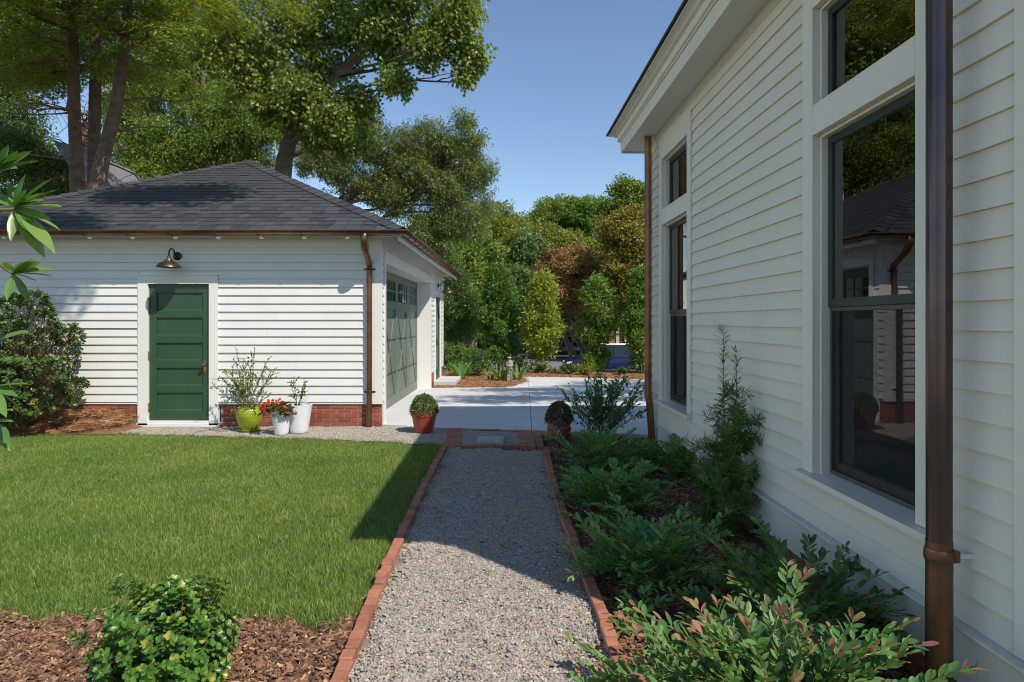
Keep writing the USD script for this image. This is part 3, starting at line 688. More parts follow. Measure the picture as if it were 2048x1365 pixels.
for k in range(4):
    y0, y1 = OY0 + k * SW + .004, OY0 + (k + 1) * SW - .004
    b = [box(XD - .018, XD, y0, y0 + .11, .014, OZ1 - .006), box(XD - .018, XD, y1 - .11, y1, .014, OZ1 - .006)]
    for z0, z1 in ((.014, .20), (1.80, 1.95), (2.33, OZ1 - .006)):
        b.append(box(XD - .018, XD - .0005, y0 + .11, y1 - .11, z0, z1))
    ga.part("door_frame", join(b), M["gdoor"], parent=gd)
    ya, yb, za, zb = y0 + .11, y1 - .11, .20, 1.80
    for sgn in (0, 1):
        A, B = (ya, za) if sgn == 0 else (yb, za), (yb, zb) if sgn == 0 else (ya, zb)
        dy = .06 * (1 if sgn == 0 else -1)
        ga.part("brace", hexa([(XD - .018 - .001 * sgn, A[0], A[1]), (XD - .003 - .001 * sgn, A[0], A[1]), (XD - .003 - .001 * sgn, A[0] + dy, A[1]), (XD - .018 - .001 * sgn, A[0] + dy, A[1]),
                               (XD - .018 - .001 * sgn, B[0] - dy, B[1]), (XD - .003 - .001 * sgn, B[0] - dy, B[1]), (XD - .003 - .001 * sgn, B[0], B[1]), (XD - .018 - .001 * sgn, B[0], B[1])]), M["gdoor"], parent=gd)
    for i in range(9):
        yy = ya + (yb - ya) * (i + 1) / 10
        ga.part("tongue", box(XD - .0178, XD - .0145, yy - .004 - .05, yy + .004 - .012, za, zb), M["gdoor"], parent=gd) if False else None
    pw = (yb - ya) / 4
    for i in range(4):
        for j in range(2):
            ga.part("pane", box(XD - .016, XD - .012, ya + i * pw + .012, ya + (i + 1) * pw - .012, 1.95 + j * .19 + .012, 1.95 + (j + 1) * .19 - .012), M["car_glass"], parent=gd)
    mt = [box(XD - .0178, XD - .004, ya + i * pw - .012, ya + i * pw + .012, 1.951, 2.329) for i in range(1, 4)] + [box(XD - .0177, XD - .005, ya, yb, 2.14 - .012, 2.14 + .012)]
    ga.part("glazing_bars", join(mt), M["gdoor"], parent=gd)
for z in (.62, 1.24):
    ga.part("seam", box(XD - .019, XD + .0006, OY0 + .006, OY1 - .006, z - .003, z + .003), M["iron"], parent=gd)
# narrow side door
ga.part("door_casing", join([cbox(GX1 - .003, GX1 + .039, 15.97, SX0, .10, 2.2, .003), cbox(GX1 - .003, GX1 + .039, SX1, 17.29, .10, 2.2, .003), cbox(GX1 - .003, GX1 + .039, 15.97, 17.29, 2.201, 2.33, .003), cbox(GX1 - .003, GX1 + .048, 15.95, 17.31, 2.331, 2.355, .003)]), M["trim"])
sd = ga.part("screen_door", join([box(GX1 - .04, GX1 + .006, SX0 + .005, SX0 + .12, .12, 2.195), box(GX1 - .04, GX1 + .006, SX1 - .12, SX1 - .005, .12, 2.195), box(GX1 - .04, GX1 + .005, SX0 + .12, SX1 - .12, 2.07, 2.195), box(GX1 - .04, GX1 + .005, SX0 + .12, SX1 - .12, 1.0, 1.12), box(GX1 - .04, GX1 + .005, SX0 + .12, SX1 - .12, .12, .36)]), M["green"])
ga.part("screen", box(GX1 - .03, GX1 - .02, SX0 + .12, SX1 - .12, .36, 2.07), M["gdoor"], parent=sd)
single("door_step", "pale concrete step below the narrow green door at the far end of the garage", "step", cbox(GX1 + .02, -1.50, 15.75, 17.35, .0, .125, .008), M["concrete"])
# roof
OH, PIT, ZE = .42, .507, 2.88
ex0, ex1, ey0, ey1 = GX0 - OH, GX1 + OH, GY0 - OH, GY1 + OH
half = (ex1 - ex0) / 2; zr = ZE + half * PIT; xm = (ex0 + ex1) / 2
C4 = [np.array(p) for p in ((ex0, ey0, ZE), (ex1, ey0, ZE), (ex1, ey1, ZE), (ex0, ey1, ZE))]
R2 = [np.array((xm, ey0 + half, zr)), np.array((xm, ey1 - half, zr))]
top = C4 + R2
RFc = [(0, 1, 4), (1, 2, 5), (1, 5, 4), (2, 3, 5), (3, 0, 4), (3, 4, 5)]
tv = np.array(top) - [0, 0, .006]; bv = np.array(top) - [0, 0, .05]
rv = np.vstack([tv, bv]); rf = list(RFc) + [(c + 6, b + 6, a + 6) for a, b, c in RFc]
for a in range(4):
    b = (a + 1) % 4; rf += [(a, a + 6, b + 6), (a, b + 6, b)]
roof = ga.part("roof", (rv, np.array(rf)), M["soffit"], label="slate hip roof")
def slates(E0, E1, inward, L, inset, seed, W0=.2, expo=.178):
    """slates of one slope: eave from E0 to E1, inward the horizontal unit vector up the slope, L its horizontal run; inset(side) whether the side shrinks as a hip"""
    r = np.random.RandomState(seed); E0, E1 = np.array(E0, float), np.array(E1, float)
    U = unit(E1 - E0); W = np.linalg.norm(E1 - E0); sl = math.sqrt(1 + PIT * PIT)
    V = (np.array([*inward, PIT])) / sl; N = np.cross(U, V); N = N if N[2] > 0 else -N
    out = []; rows = int(L * sl / expo) + 1
    for k in range(rows):
        v0 = k * expo - (.03 if k == 0 else 0); v1 = min(v0 + expo + .07, L * sl - .001)
        lo, hi = [lambda v: v / sl, lambda v: W - v / sl]
        u = -r.uniform(0, W0)
        while u < W:
            w = r.uniform(.15, .26); a, b = u + .0035, u + w - .0035; u += w
            a0, b0, a1, b1 = max(a, lo(max(v0, 0))), min(b, hi(max(v0, 0))), max(a, lo(v1)), min(b, hi(v1))
            if b0 - a0 < .03:
                continue
            if b1 < a1:
                a1 = b1 = (a1 + b1) / 2
            dv = r.normal(0, .006); w0 = .021 + r.normal(0, .0025)
            q = [E0 + U * a0 + V * (v0 + dv) + N * (w0 - .012), E0 + U * b0 + V * (v0 + dv) + N * (w0 - .012), E0 + U * b1 + V * v1 + N * .001, E0 + U * a1 + V * v1 + N * .001]
            q2 = [q[0] + N * .012, q[1] + N * .012, q[2] + N * .007, q[3] + N * .007]
            out.append(hexa(q + q2))
    return out
fs_ = slates((ex0, ey0, ZE), (ex1, ey0, ZE), (0, 1), half, None, 1)
print("front slates", len(fs_))
for m in fs_[:300]:
    ga.part("slate", m, M["slate"], parent=roof)
rest = fs_[300:] + slates((ex1, ey0, ZE), (ex1, ey1, ZE), (-1, 0), half, None, 2) + slates((ex0, ey0, ZE), (ex0, ey1, ZE), (1, 0), half, None, 3) + slates((ex0, ey1, ZE), (ex1, ey1, ZE), (0, -1), half, None, 4)
ga.part("slate_courses", join(rest), M["slate"], parent=roof, kind="stuff")
def caps(A, B, n1, n2):
    h = unit(B - A); L = np.linalg.norm(B - A); d1, d2 = unit(np.cross(h, n1)), unit(np.cross(h, n2))
    d1 = d1 if d1[2] < 0 else -d1; d2 = d2 if d2[2] < 0 else -d2
    up = unit(n1 + n2); k = 0
    while k * .25 < L - .05:
        s0, s1 = k * .25, min(k * .25 + .31, L + .05)
        ms = []
        for d, n in ((d1, n1), (d2, n2)):
            a, b = A + h * s0 + up * .042, A + h * s1 + up * .024
            p = [a, a + d * .155, b + d * .155, b]
            p = [p[0], p[1] - up * .012, p[2] - up * .012, p[3]]
            ms.append(hexa(p + [x + n * .011 for x in p]))
        ga.part("ridge_slate", join(ms), M["slate"], parent=roof); k += 1
nf, nr_, nl, nb = [unit(np.array(v, float)) for v in ((0, -PIT, 1), (PIT, 0, 1), (-PIT, 0, 1), (0, PIT, 1))]
caps(C4[1], R2[0], nf, nr_); caps(C4[0], R2[0], nf, nl); caps(R2[0], R2[1], nl, nr_); caps(C4[2], R2[1], nb, nr_); caps(C4[3], R2[1], nb, nl)
# rafter tails
def tail_poly(o0, o1):
    z = lambda o: ZE + (OH - o) * PIT - .052
    return [(o0, z(o0)), (o1, z(o1)), (o1, z(o1) - .075), (o1 - .03, z(o1) - .105), (o0, z(o0) - .11)]
for k in range(12):
    x = -2.45 - k * .62
    if x > GX0 - .1:
        ga.part("rafter_tail", prism([(GY0 - o, z) for o, z in tail_poly(.024, .335)], "x", x - .028, x + .028), M["trim"])
for k in range(13):
    y = 10.1 + k * .62
    ga.part("rafter_tail", prism([(GX1 + o, z) for o, z in tail_poly(.024, .335)], "y", y - .028, y + .028), M["trim"])
ga.part("fascia", join([box(GX1 + .337, GX1 + .357, GY0 - .357, GY1 + .35, ZE - .145, ZE - .022), box(GX0 - .35, GX1 + .336, GY0 - .357, GY0 - .337, ZE - .085, ZE - .022)]), M["trim"])
# gutters
def gutter_run(pathf, prof):
    """profile points (o, z) carried along the mitred path given by pathf(o) -> corner points"""
    rows = [np.array([[*p, z] for p in pathf(o)]) for o, z in prof]
    n, k = len(rows), len(rows[0]); v = np.vstack(rows); f = []
    for i in range(n):
        j = (i + 1) % n
        for c in range(k - 1):
            a, b, d, e = i * k + c, i * k + c + 1, j * k + c + 1, j * k + c
            f += [(a, b, d), (a, d, e)]
    return v, np.array(f)
go, gz, gr_ = .427, ZE - .010, .066
prof = [(go + gr_ * math.cos(a), gz - gr_ * math.sin(a)) for a in np.linspace(0, np.pi, 13)] + [(go + (gr_ - .004) * math.cos(a), gz - (gr_ - .004) * math.sin(a)) for a in np.linspace(np.pi, 0, 13)]
prof = [(go + gr_ + .008, gz + .004), (go + gr_ + .008, gz - .006)] + prof + [(go + gr_ - .004, gz + .004)]
gp_ = lambda o: [(GX0 - .48, GY0 - o), (GX1 + o, GY0 - o), (GX1 + o, GY1 + .48)]
gt = ga.part("gutter", gutter_run(gp_, prof), M["copper"], smooth=50)
ga.part("gutter_bead", tube([(GX0 - .48, GY0 - go - gr_ - .004, gz + .003), (GX1 + go + gr_ + .004, GY0 - go - gr_ - .004, gz + .003), (GX1 + go + gr_ + .004, GY1 + .48, gz + .003)], .007, 6), M["copper_bright"], parent=gt)
arc = np.linspace(-.1, np.pi, 9)
for k in range(12):
    x = -2.45 - k * .62
    if x > GX0 - .5:
        ga.part("hanger", tube([(x, GY0 - go - (gr_ + .004) * math.cos(a), gz - (gr_ + .004) * math.sin(a)) for a in arc] + [(x, GY0 - go + gr_ + .02, gz - .03), (x, GY0 - go + gr_ + .02, gz - .075)], .006, 5), M["bronze_dark"], parent=gt)
for k in range(18):
    y = 9.6 + k * .48
    ga.part("hanger", tube([(GX1 + go + (gr_ + .004) * math.cos(a), y, gz - (gr_ + .004) * math.sin(a)) for a in arc] + [(GX1 + go - gr_ - .03, y, gz - .03), (GX1 + go - gr_ - .03, y, gz - .10)], .006, 5), M["bronze_dark"], parent=gt)
dx, dyy = -2.186, GY0 - .075
dp = spline([(dx + .008, GY0 - go, gz - .05), (dx + .008, GY0 - go, gz - .16), (dx + .006, GY0 - .37, gz - .235), (dx + .002, GY0 - .17, gz - .38), (dx, dyy, gz - .46), (dx, dyy, gz - .56)], 40)
ds = ga.part("downspout", tube(np.vstack([dp, [(dx, dyy, 2.0), (dx, dyy, 1.0), (dx, dyy, .02)]]), [.052 if i < 12 else .044 if i < 34 else .040 for i in range(43)], 18), M["copper"], smooth=50)
for i in range(3, 14):
    ga.part("elbow_rib", tube([dp[i] + unit(dp[i + 1] - dp[i]) * s_ for s_ in (-.006, .006)], .054, 18), M["copper"], parent=ds, smooth=40)
for z in (2.35, .53):
    ga.part("strap", join([tube([(dx, dyy, z - .014), (dx, dyy, z + .014)], .046, 18), cbox(dx - .085, dx + .085, dyy + .03, dyy + .045, z - .012, z + .012, .002)]), M["bronze_dark"], parent=ds)

# wall lamps
def wall_lamp(label, base, out, ang):
    """out: unit vector away from the wall"""
    t = Thing("wall_lamp", label, "lamp", base, group=None)
    o = np.array(out, float); side = np.cross([0, 0, 1.0], o)
    def disc(r, a, b, c, n=20):
        m = lathe([(0, 0), (r, 0), (r, a), (c, b), (0, b)], n=n)
        v = m[0]; return (np.array(base) + np.outer(v[:, 2], o) + np.outer(v[:, 0], side) + np.outer(v[:, 1], [0, 0, 1.0]), m[1])
    t.part("backplate", disc(.062, .014, .026, .03), M["iron"], smooth=40)
    b = np.array(base, float); zz = np.array([0, 0, 1.0])
    pts = spline([b + o * .02, b + o * .07 + zz * .01, b + o * .13 + zz * .085, b + o * .20 + zz * .085, b + o * .245 + zz * .02, b + o * .25 - zz * .03], 22)
    t.part("arm", tube(pts, .0105, 10), M["iron"], smooth=60)
    c = b + o * .25
    pr = [(.0, -.02), (.024, -.022), (.026, -.06), (.042, -.064), (.046, -.078), (.06, -.080), (.062, -.096), (.085, -.104), (.125, -.128), (.155, -.158), (.168, -.178), (.170, -.184), (.165, -.184), (.150, -.160), (.12, -.134), (.08, -.11), (.0, -.10)]
    sh = t.part("lamp_shade", lathe(pr, c, 40), M["bronze"], smooth=35)
    t.part("bulb", lathe([(0, -.10), (.015, -.11), (.028, -.135), (.02, -.165), (0, -.172)], c, 14), M["white_glaze"], smooth=True)
wall_lamp("bronze gooseneck lamp on the garage wall above the green five panel door", (-5.05 + .0, GY0 - .024, 2.545), (0, -1, 0), 0)
wall_lamp("bronze gooseneck lamp above the narrow door at the far end of the garage", (GX1 + .024, 16.65, 2.50), (1, 0, 0), 0)

# ================================================================== HOUSE (a across, b along, z up)
A0, B0, B1, A1 = 2.06, 2.38, 8.70, 9.2
ho = Thing("house", "white clapboard house with tall green framed windows and copper downspouts along the path", "house", (A0, B0, 0), rot=HROT, frame=HW(A0, B0, 0))
WIN = [(3.105, 4.14, "near"), (6.95, 8.03, "far")]
ZS, ZL, ZT0, ZT1, ZF = .59, 2.77, 2.965, 3.59, 3.81
core = []
ys = [B0 + .002, WIN[0][0], WIN[0][1], WIN[1][0], WIN[1][1], B1 - .002]
for i in range(5):
    if i % 2 == 0:
        core.append(box(A0 + .004, A0 + .13, ys[i], ys[i + 1], .03, 3.96))
    else:
        for z0, z1 in ((.03, ZS), (ZL, ZT0), (ZT1, 3.96)):
            core.append(box(A0 + .004, A0 + .13, ys[i], ys[i + 1], z0, z1))
core += [box(A0 + .13, A1, B0 + .002, B0 + .13, .03, 3.96), box(A0 + .13, A1, B1 - .13, B1 - .002, .03, 3.96), box(A1 - .13, A1, B0 + .13, 3.0, .03, 3.96), box(A1 - .13, A1, 5.2, 6.0, .03, 3.96), box(A1 - .13, A1, 8.0, B1 - .13, .03, 3.96)]
for z0, z1 in ((.03, .8), (2.9, 3.96)):
    core += [box(A1 - .13, A1, 3.0, 5.2, z0, z1), box(A1 - .13, A1, 6.0, 8.0, z0, z1)]
ho.part("wall", join(core), M["house_trim"])
def lap_h(y0, y1, x, z, e):
    return prism([(x - .030, z), (x - .008, z + e + .022), (x + .003, z + e + .022), (x + .003, z)], "y", y0, y1)
EH = .1275; rh = np.random.RandomState(4)
bsegs = [(2.501, 2.964), (4.281, 6.809), (8.171, 8.60)]
for k in range(28):
    z = .257 + k * EH; e = min(EH, ZF - z)
    segs = [(2.501, 8.60)] if z + e < .53 else bsegs
    for a, b in segs:
        cut = [(a, b)]
        if b - a > 3 :
            m = rh.uniform(a + 1, b - 1); cut = [(a, m - .001), (m + .001, b)]
        for c, d in cut:
            ho.part("siding_board", lap_h(c, d, A0 + rh.normal(0, .0005), z, e), M["house_siding"])
ho.part("corner_board", cbox(A0 - .038, A0 + .10, B0 - .03, 2.50, .26, ZF, .003), M["house_trim"])
ho.part("corner_board", cbox(A0 - .038, A0 + .10, 8.601, B1 + .03, .26, ZF, .003), M["house_trim"])
ho.part("skirt_board", cbox(A0 - .026, A0 + .01, B0 - .02, B1 + .02, -.03, .222, .003), M["house_trim"])
ho.part("water_table", prism([(A0 - .060, .226), (A0 - .060, .240), (A0 - .020, .258), (A0 + .004, .258), (A0 + .004, .224), (A0 - .027, .2235), (A0 - .034, .205), (A0 - .045, .222)], "y", B0 - .05, B1 + .05), M["house_trim"])
fdh = ho.part("foundation", box(A0 - .006, A0 + .12, B0, B1, -.6, -.032), M["mortar"])
for k in range(4):
    z0 = -.032 - (k + 1) * .0677 + .004; y = B0 + (.106 if k % 2 else 0)
    while y < B1 - .1:
        ho.part("brick", cbox(A0 - .015 + rh.uniform(-.0015, .0015), A0 + .03, y, min(y + .203, B1), z0, z0 + .0577, .003), M["brick"], parent=fdh); y += .213
# windows
def tilt(a, b0, b1, z0, z1, d=.010):
    """a pane of float glass seated a little askew in its sash"""
    return hexa([(a, b0, z0), (a + .004, b0, z0), (a + .004 - d, b1, z0), (a - d, b1, z0), (a, b0, z1), (a + .004, b0, z1), (a + .004 - d, b1, z1), (a - d, b1, z1)])
def frame_rect(a0, a1, b0, b1, z0, z1, w, wb=None, wt=None):
    wb = w if wb is None else wb; wt = w if wt is None else wt
    return join([cbox(a0, a1, b0, b0 + w, z0, z1, .002), cbox(a0, a1, b1 - w, b1, z0, z1, .002), box(a0 + .0005, a1 - .0005, b0 + w, b1 - w, z0, z0 + wb), box(a0 + .0005, a1 - .0005, b0 + w, b1 - w, z1 - wt, z1)])
for (b0, b1, which) in WIN:
    cw = .14
    ho.part("window_casing", join([cbox(A0 - .040, A0 + .01, b0 - cw, b0, ZS, ZF, .003), cbox(A0 - .040, A0 + .01, b1, b1 + cw, ZS, ZF, .003), cbox(A0 - .0395, A0 + .01, b0, b1, ZL, ZT0, .003), cbox(A0 - .0395, A0 + .01, b0, b1, ZT1, ZF, .003)]), M["house_trim"])
    ho.part("window_sill", join([prism([(A0 - .085, .545), (A0 - .085, .580), (A0 + .07, .602), (A0 + .07, .545)], "y", b0 - cw - .03, b1 + cw + .03), box(A0 - .03, A0, b0 - cw, b1 + cw, .50, .5445)]), M["house_trim"])
    ho.part("window_jamb", join([box(A0 + .010, A0 + .10, b1 - .022, b1, ZS, ZL), box(A0 + .010, A0 + .10, b0, b0 + .022, ZS, ZL), box(A0 + .010, A0 + .10, b0 + .022, b1 - .022, ZL - .018, ZL),
                                 box(A0 + .010, A0 + .10, b1 - .022, b1, ZT0, ZT1), box(A0 + .010, A0 + .10, b0, b0 + .022, ZT0, ZT1), box(A0 + .010, A0 + .10, b0 + .022, b1 - .022, ZT1 - .018, ZT1), box(A0 + .01, A0 + .10, b0 + .022, b1 - .022, ZT0, ZT0 + .014)]), M["house_trim"])
    c0, c1 = b0 + .023, b1 - .023
    w = ho.part("window", frame_rect(A0 + .052, A0 + .085, c0, c1, 1.665, ZL - .019, .048, wb=.05), M["sash"], label=f"{which} tall double hung window with dark green sashes")
    ho.part("lower_sash", frame_rect(A0 + .088, A0 + .12, c0, c1, .604, 1.70, .05, wb=.075, wt=.045), M["sash_bronze"], parent=w)
    ho.part("screen_frame", frame_rect(A0 + .062, A0 + .074, c0 + .002, c1 - .002, .606, 1.66, .022), M["sash_bronze"], parent=w)
    ho.part("insect_screen", box(A0 + .0675, A0 + .0685, c0 + .024, c1 - .024, .628, 1.638), M["screen"], parent=w)
    ho.part("pane", tilt(A0 + .072, c0 + .048, c1 - .048, 1.715, ZL - .067), M["pane"], parent=w)
    ho.part("pane", tilt(A0 + .110, c0 + .05, c1 - .05, .679, 1.655), M["pane"], parent=w)
    tr = ho.part("transom", frame_rect(A0 + .052, A0 + .085, c0, c1, ZT0 + .015, ZT1 - .019, .048), M["sash"], label=f"{which} transom window")
    ho.part("pane", box(A0 + .068, A0 + .072, c0 + .048, c1 - .048, ZT0 + .063, ZT1 - .067), M["pane"], parent=tr)
    # curtain hanging inside
    yb = np.linspace(b1 - .27, b1 + .02, 40); cv = []
    wob = .02 * np.sin(np.arange(40) * 1.15)
    cvv = np.vstack([np.c_[A0 + .24 + wob, yb, np.full(40, z)] for z in (.50, 3.55)])
    i = np.arange(39); cf = np.vstack([np.c_[i, i + 1, i + 41], np.c_[i, i + 41, i + 40]])
    ho.part("curtain", (cvv, cf), M["curtain"], smooth=True, parent=w)
# room behind the glass
RA, RB0, RB1, RZ0, RZ1 = A1 - .132, 2.56, 8.55, .42, 3.75
ho.part("interior_walls", join([box(A0 + .14, RA, RB0 - .05, RB0 - .002, RZ0, RZ1), box(A0 + .14, RA, RB1 + .002, RB1 + .05, RZ0, RZ1), box(A0 + .14, RA, RB0, RB1, RZ1 + .002, RZ1 + .05), box(A0 + .9, 6.0, 5.5, 5.6, RZ0, RZ1)]), M["room_wall"])
ho.part("interior_floor", box(A0 + .14, RA, RB0, RB1, RZ0 - .05, RZ0), M["room_floor"])
# eaves: boards carried round the far corner
def eave(prof):
    rows = lambda o: [(A0 - o, B0 - .10), (A0 - o, B1 + o), (A1, B1 + o)]
    v, f = gutter_run(rows, prof)
    n, k = len(prof), 3
    tri = trimesh.creation.triangulate_polygon(Polygon(prof), engine="earcut")
    idx = np.array([int(np.argmin(np.sum((np.array(prof) - q) ** 2, 1))) for q in tri[0]])[np.asarray(tri[1])]
    return v, np.vstack([f, idx * k, idx[:, ::-1] * k + k - 1])
ho.part("soffit", eave([(.0, 3.948), (.335, 3.948), (.335, 3.966), (.0, 3.966)]), M["soffit"])
ho.part("fascia", eave([(.336, 3.925), (.358, 3.925), (.358, 4.072), (.336, 4.072)]), M["house_trim"])
ho.part("frieze_board", eave([(.0, ZF), (.026, ZF), (.026, 3.888), (.0, 3.888)]), M["house_trim"])
bm = [(.0, 3.889), (.032, 3.889), (.034, 3.900)] + [(.036 + .035 * math.sin(t), 3.944 - .040 * math.cos(t)) for t in np.linspace(.1, 1.5, 7)] + [(.074, 3.947), (.0, 3.947)]
ho.part("bed_moulding", eave(bm), M["house_trim"], smooth=30)
cr = [(.340, 4.074), (.372, 4.074), (.374, 4.088)] + [(.374 + .052 * t + .012 * math.sin(2 * np.pi * t), 4.088 + .075 * t - .010 * math.sin(2 * np.pi * t)) for t in np.linspace(0.05, 1, 9)] \
    + [(.436, 4.166)] + [(.436 + .064 * (1 - math.cos(t)), 4.168 + .030 * math.sin(t)) for t in np.linspace(.1, 1.57, 7)] + [(.505, 4.200), (.505, 4.212), (.340, 4.212)]
ho.part("crown_moulding", eave(cr), M["house_trim"], smooth=30)
# roof
o = .535; hz = 4.213; mid = (A1 - A0 + 2 * o) / 2; L = min(mid, (B1 - B0 + .2 + o) / 2); hp = .36
v = [(A0 - o, B0 - .2, hz), (A1 + o, B0 - .2, hz), (A1 + o, B1 + o, hz), (A0 - o, B1 + o, hz)]
r1, r2 = (A0 - o + L, B0 - .2 + L, hz + L * hp), (A1 + o - L, B0 - .2 + L, hz + L * hp)
vv = np.array(v + [r1, r2] + [(x, y, z + .018) for x, y, z in v + [r1, r2]])
tf_ = [(0, 1, 5), (0, 5, 4), (1, 2, 5), (2, 3, 4), (2, 4, 5), (3, 0, 4)]
ff = [(c, b, a) for a, b, c in tf_] + [(a + 6, b + 6, c + 6) for a, b, c in tf_]
for a in range(4):
    b = (a + 1) % 4; ff += [(a, b, b + 6), (a, b + 6, a + 6)]
ho.part("roof", (vv, np.array(ff)), M["slate"], label="dark roof edge above the white crown moulding")
# downspouts
def spout(b, a, r, low):
    zb = g(b) - .08
    pts = [(a, b, 3.95), (a, b, 3.2), (a, b, 2.4), (a, b, 1.6), (a, b, low)]
    pts += [(a + .02, b, low - .1), (a + .05, b, zb + .15), (a + .055, b, zb)] if low > .57 else [(a, b, .3), (a, b, zb)]
    return tube(np.array(pts), r, 24)
s1 = ho.part("downspout", spout(2.77, 1.91, .0505, .55), M["copper_blue"], smooth=50, label="thick weathered copper downspout beside the near window")
ho.part("lower_pipe", tube([(1.91, 2.77, .62), (1.91, 2.77, -.3)], .0525, 24), M["copper"], parent=s1, smooth=50)
ho.part("strap", join([tube([(1.91, 2.77, .535), (1.91, 2.77, .548), (1.91, 2.77, .575), (1.91, 2.77, .588)], [.056, .0595, .0595, .056], 24), cbox(1.945, 1.972, 2.722, 2.755, .537, .588, .003)]), M["copper"], parent=s1, smooth=40)
ho.part("standoff", tube([(1.965, 2.74, .562), (2.05, 2.74, .562)], .012, 12), M["pvc"], parent=s1, smooth=50)
s2 = ho.part("downspout", spout(8.30, 1.914, .045, .62), M["copper"], smooth=50, label="slim copper downspout at the far corner of the house")
for z in (2.72, .62):
    ho.part("strap", tube([(1.914, 8.30, z - .012), (1.914, 8.30, z + .012)], .049, 20), M["copper"], parent=s2, smooth=40)
    ho.part("standoff", tube([(1.95, 8.30, z), (2.06, 8.30, z)], .008, 8), M["pvc"], parent=s2)
# wicker basket seen through the near window
wb = HW(2.48, 3.88, RZ0)
ring = []
for k in range(14):
    z = .03 + k * .034; R = .20 + .07 * math.sin(k / 13 * 2.4)
    an = np.linspace(0, 2 * np.pi, 49)
    ring.append(tube([(wb[0] + (R + .008 * math.sin(12 * q + math.pi * (k % 2))) * math.cos(q), wb[1] + (R + .008 * math.sin(12 * q + math.pi * (k % 2))) * math.sin(q), wb[2] + z) for q in an], .019, 6))
bk = Thing("wicker_basket", "woven wicker basket seen through the lower pane of the near window", "basket", wb)
bk.part("weave", join(ring), M["wicker"], smooth=60)
bk.part("lining", lathe([(.0, .42), (.16, .44), (.24, .49), (.25, .50), (.21, .47), (.0, .44)], wb, 24), M["curtain"], smooth=True)

# ================================================================== FOLIAGE LIBRARY
stage.CreateClassPrim("/World/leaf_library")
def lib(name, m):
    p = f"/World/leaf_library/{name}"
    put(p, m, None)
    return p
def cluster(n, R, L, W, seed, shape=None, faces=None, droop=.2, flat=1.0, fold=.3, curl=.12, out=.6):
    """n leaves about a twig end: scattered in a ball of radius R, pointing outwards and a little down"""
    r = np.random.RandomState(seed)
    p = sph(r, n) * (r.rand(n, 1) ** .45) * R * [1, 1, flat]
    d = unit(unit(p) * out + sph(r, n) * .7 + [0, 0, -droop]); up = unit(np.c_[r.normal(0, .55, (n, 2)), np.ones(n)])
    s = r.uniform(.7, 1.2, n)
    if shape is None:
        shape, faces = DIAMOND
    return leaves(p, d, up, L * s, W * s, shape, faces, fold, curl)
def star_cluster(n, R, L, seed):
    """five-pointed leaves"""
    r = np.random.RandomState(seed); a = np.linspace(0, 2 * np.pi, 11)[:-1]
    rad = np.where(np.arange(10) % 2 == 0, 1.0, .42)
    T = np.vstack([[0, 0, 0], np.c_[.42 + .58 * rad * np.cos(a), .58 * rad * np.sin(a), -.12 * rad]])
    Fc = np.array([[0, i + 1, (i + 1) % 10 + 1] for i in range(10)])
    p = sph(r, n) * (r.rand(n, 1) ** .45) * R; d = unit(unit(p) * .6 + sph(r, n) * .5 + [0, 0, -.55])
    up = unit(np.c_[r.normal(0, .6, (n, 2)), np.ones(n)]); s = r.uniform(.7, 1.2, n)
    return leaves(p, d, up, L * s, L * s, T, Fc, 1.0, .1)
def spray(seed, L=1.0, nb=11, droop=.26):
    """a flat drooping conifer spray along +x: a twig with side twigs and short flat needles"""
    r = np.random.RandomState(seed); B, D, S = [], [], []
    def needles_on(p0, d, ln, n):
        t = np.sort(r.uniform(.02, 1, n)); side = np.where(np.arange(n) % 2, 1, -1)
        perp = np.array([-d[1], d[0], 0]); perp /= np.linalg.norm(perp) + 1e-9
        for tt, sd in zip(t, side):
            B.append(p0 + d * ln * tt + [0, 0, -droop * (ln * tt) ** 2 * 1.4]); D.append(d * .55 + perp * sd * .8 + r.normal(0, .18, 3)); S.append(1)
    for k in range(nb):
        t = .06 + .92 * k / nb; base = np.array([L * t, 0, -droop * (L * t) ** 2]); ln = L * (.62 * (1 - t) ** .75 + .10) * r.uniform(.7, 1.1); sd = 1 if k % 2 else -1
        an = math.radians(r.uniform(42, 62)) * sd; d = np.array([math.cos(an), math.sin(an), r.normal(-.06, .08)])
        needles_on(base, d, ln, int(3 + 9 * ln / L))
    needles_on(np.zeros(3), np.array([1.0, 0.001, -.05]), L, 9)
    n = len(B)
    return leaves(np.array(B), np.array(D), unit(np.c_[r.normal(0, .3, (n, 2)), np.ones(n)]), L * r.uniform(.11, .18, n), L * r.uniform(.042, .07, n), DIAMOND[0], DIAMOND[1], .2, .1)
LIB = {}
LIB["broad"] = [lib(f"broad_{k}", (*cluster(70, .42, .13, .085, 20 + k), 4)) for k in range(3)]
LIB["far"] = [lib(f"far_{k}", (*cluster(110, 1.0, .30, .22, 30 + k, flat=.7), 4)) for k in range(3)]
LIB["narrow"] = [lib(f"narrow_{k}", (*cluster(80, .38, .14, .048, 40 + k, droop=.3), 4)) for k in range(3)]
LIB["leaflet"] = [lib(f"leaflet_{k}", (*cluster(60, .32, .15, .058, 45 + k, droop=.25), 4)) for k in range(3)]
LIB["star"] = [lib(f"star_{k}", (*star_cluster(26, .42, .17, 50 + k), 11)) for k in range(3)]
LIB["spray"] = [lib(f"spray_{k}", (*spray(60 + k), 4)) for k in range(4)]
LIB["upright"] = [lib(f"upright_{k}", (*cluster(44, .25, .125, .052, 70 + k, ELLIPTIC, LF, droop=-.35), 8)) for k in range(3)]
LIB["small"] = [lib(f"small_{k}", (*cluster(60, .16, .052, .026, 80 + k), 4)) for k in range(3)]
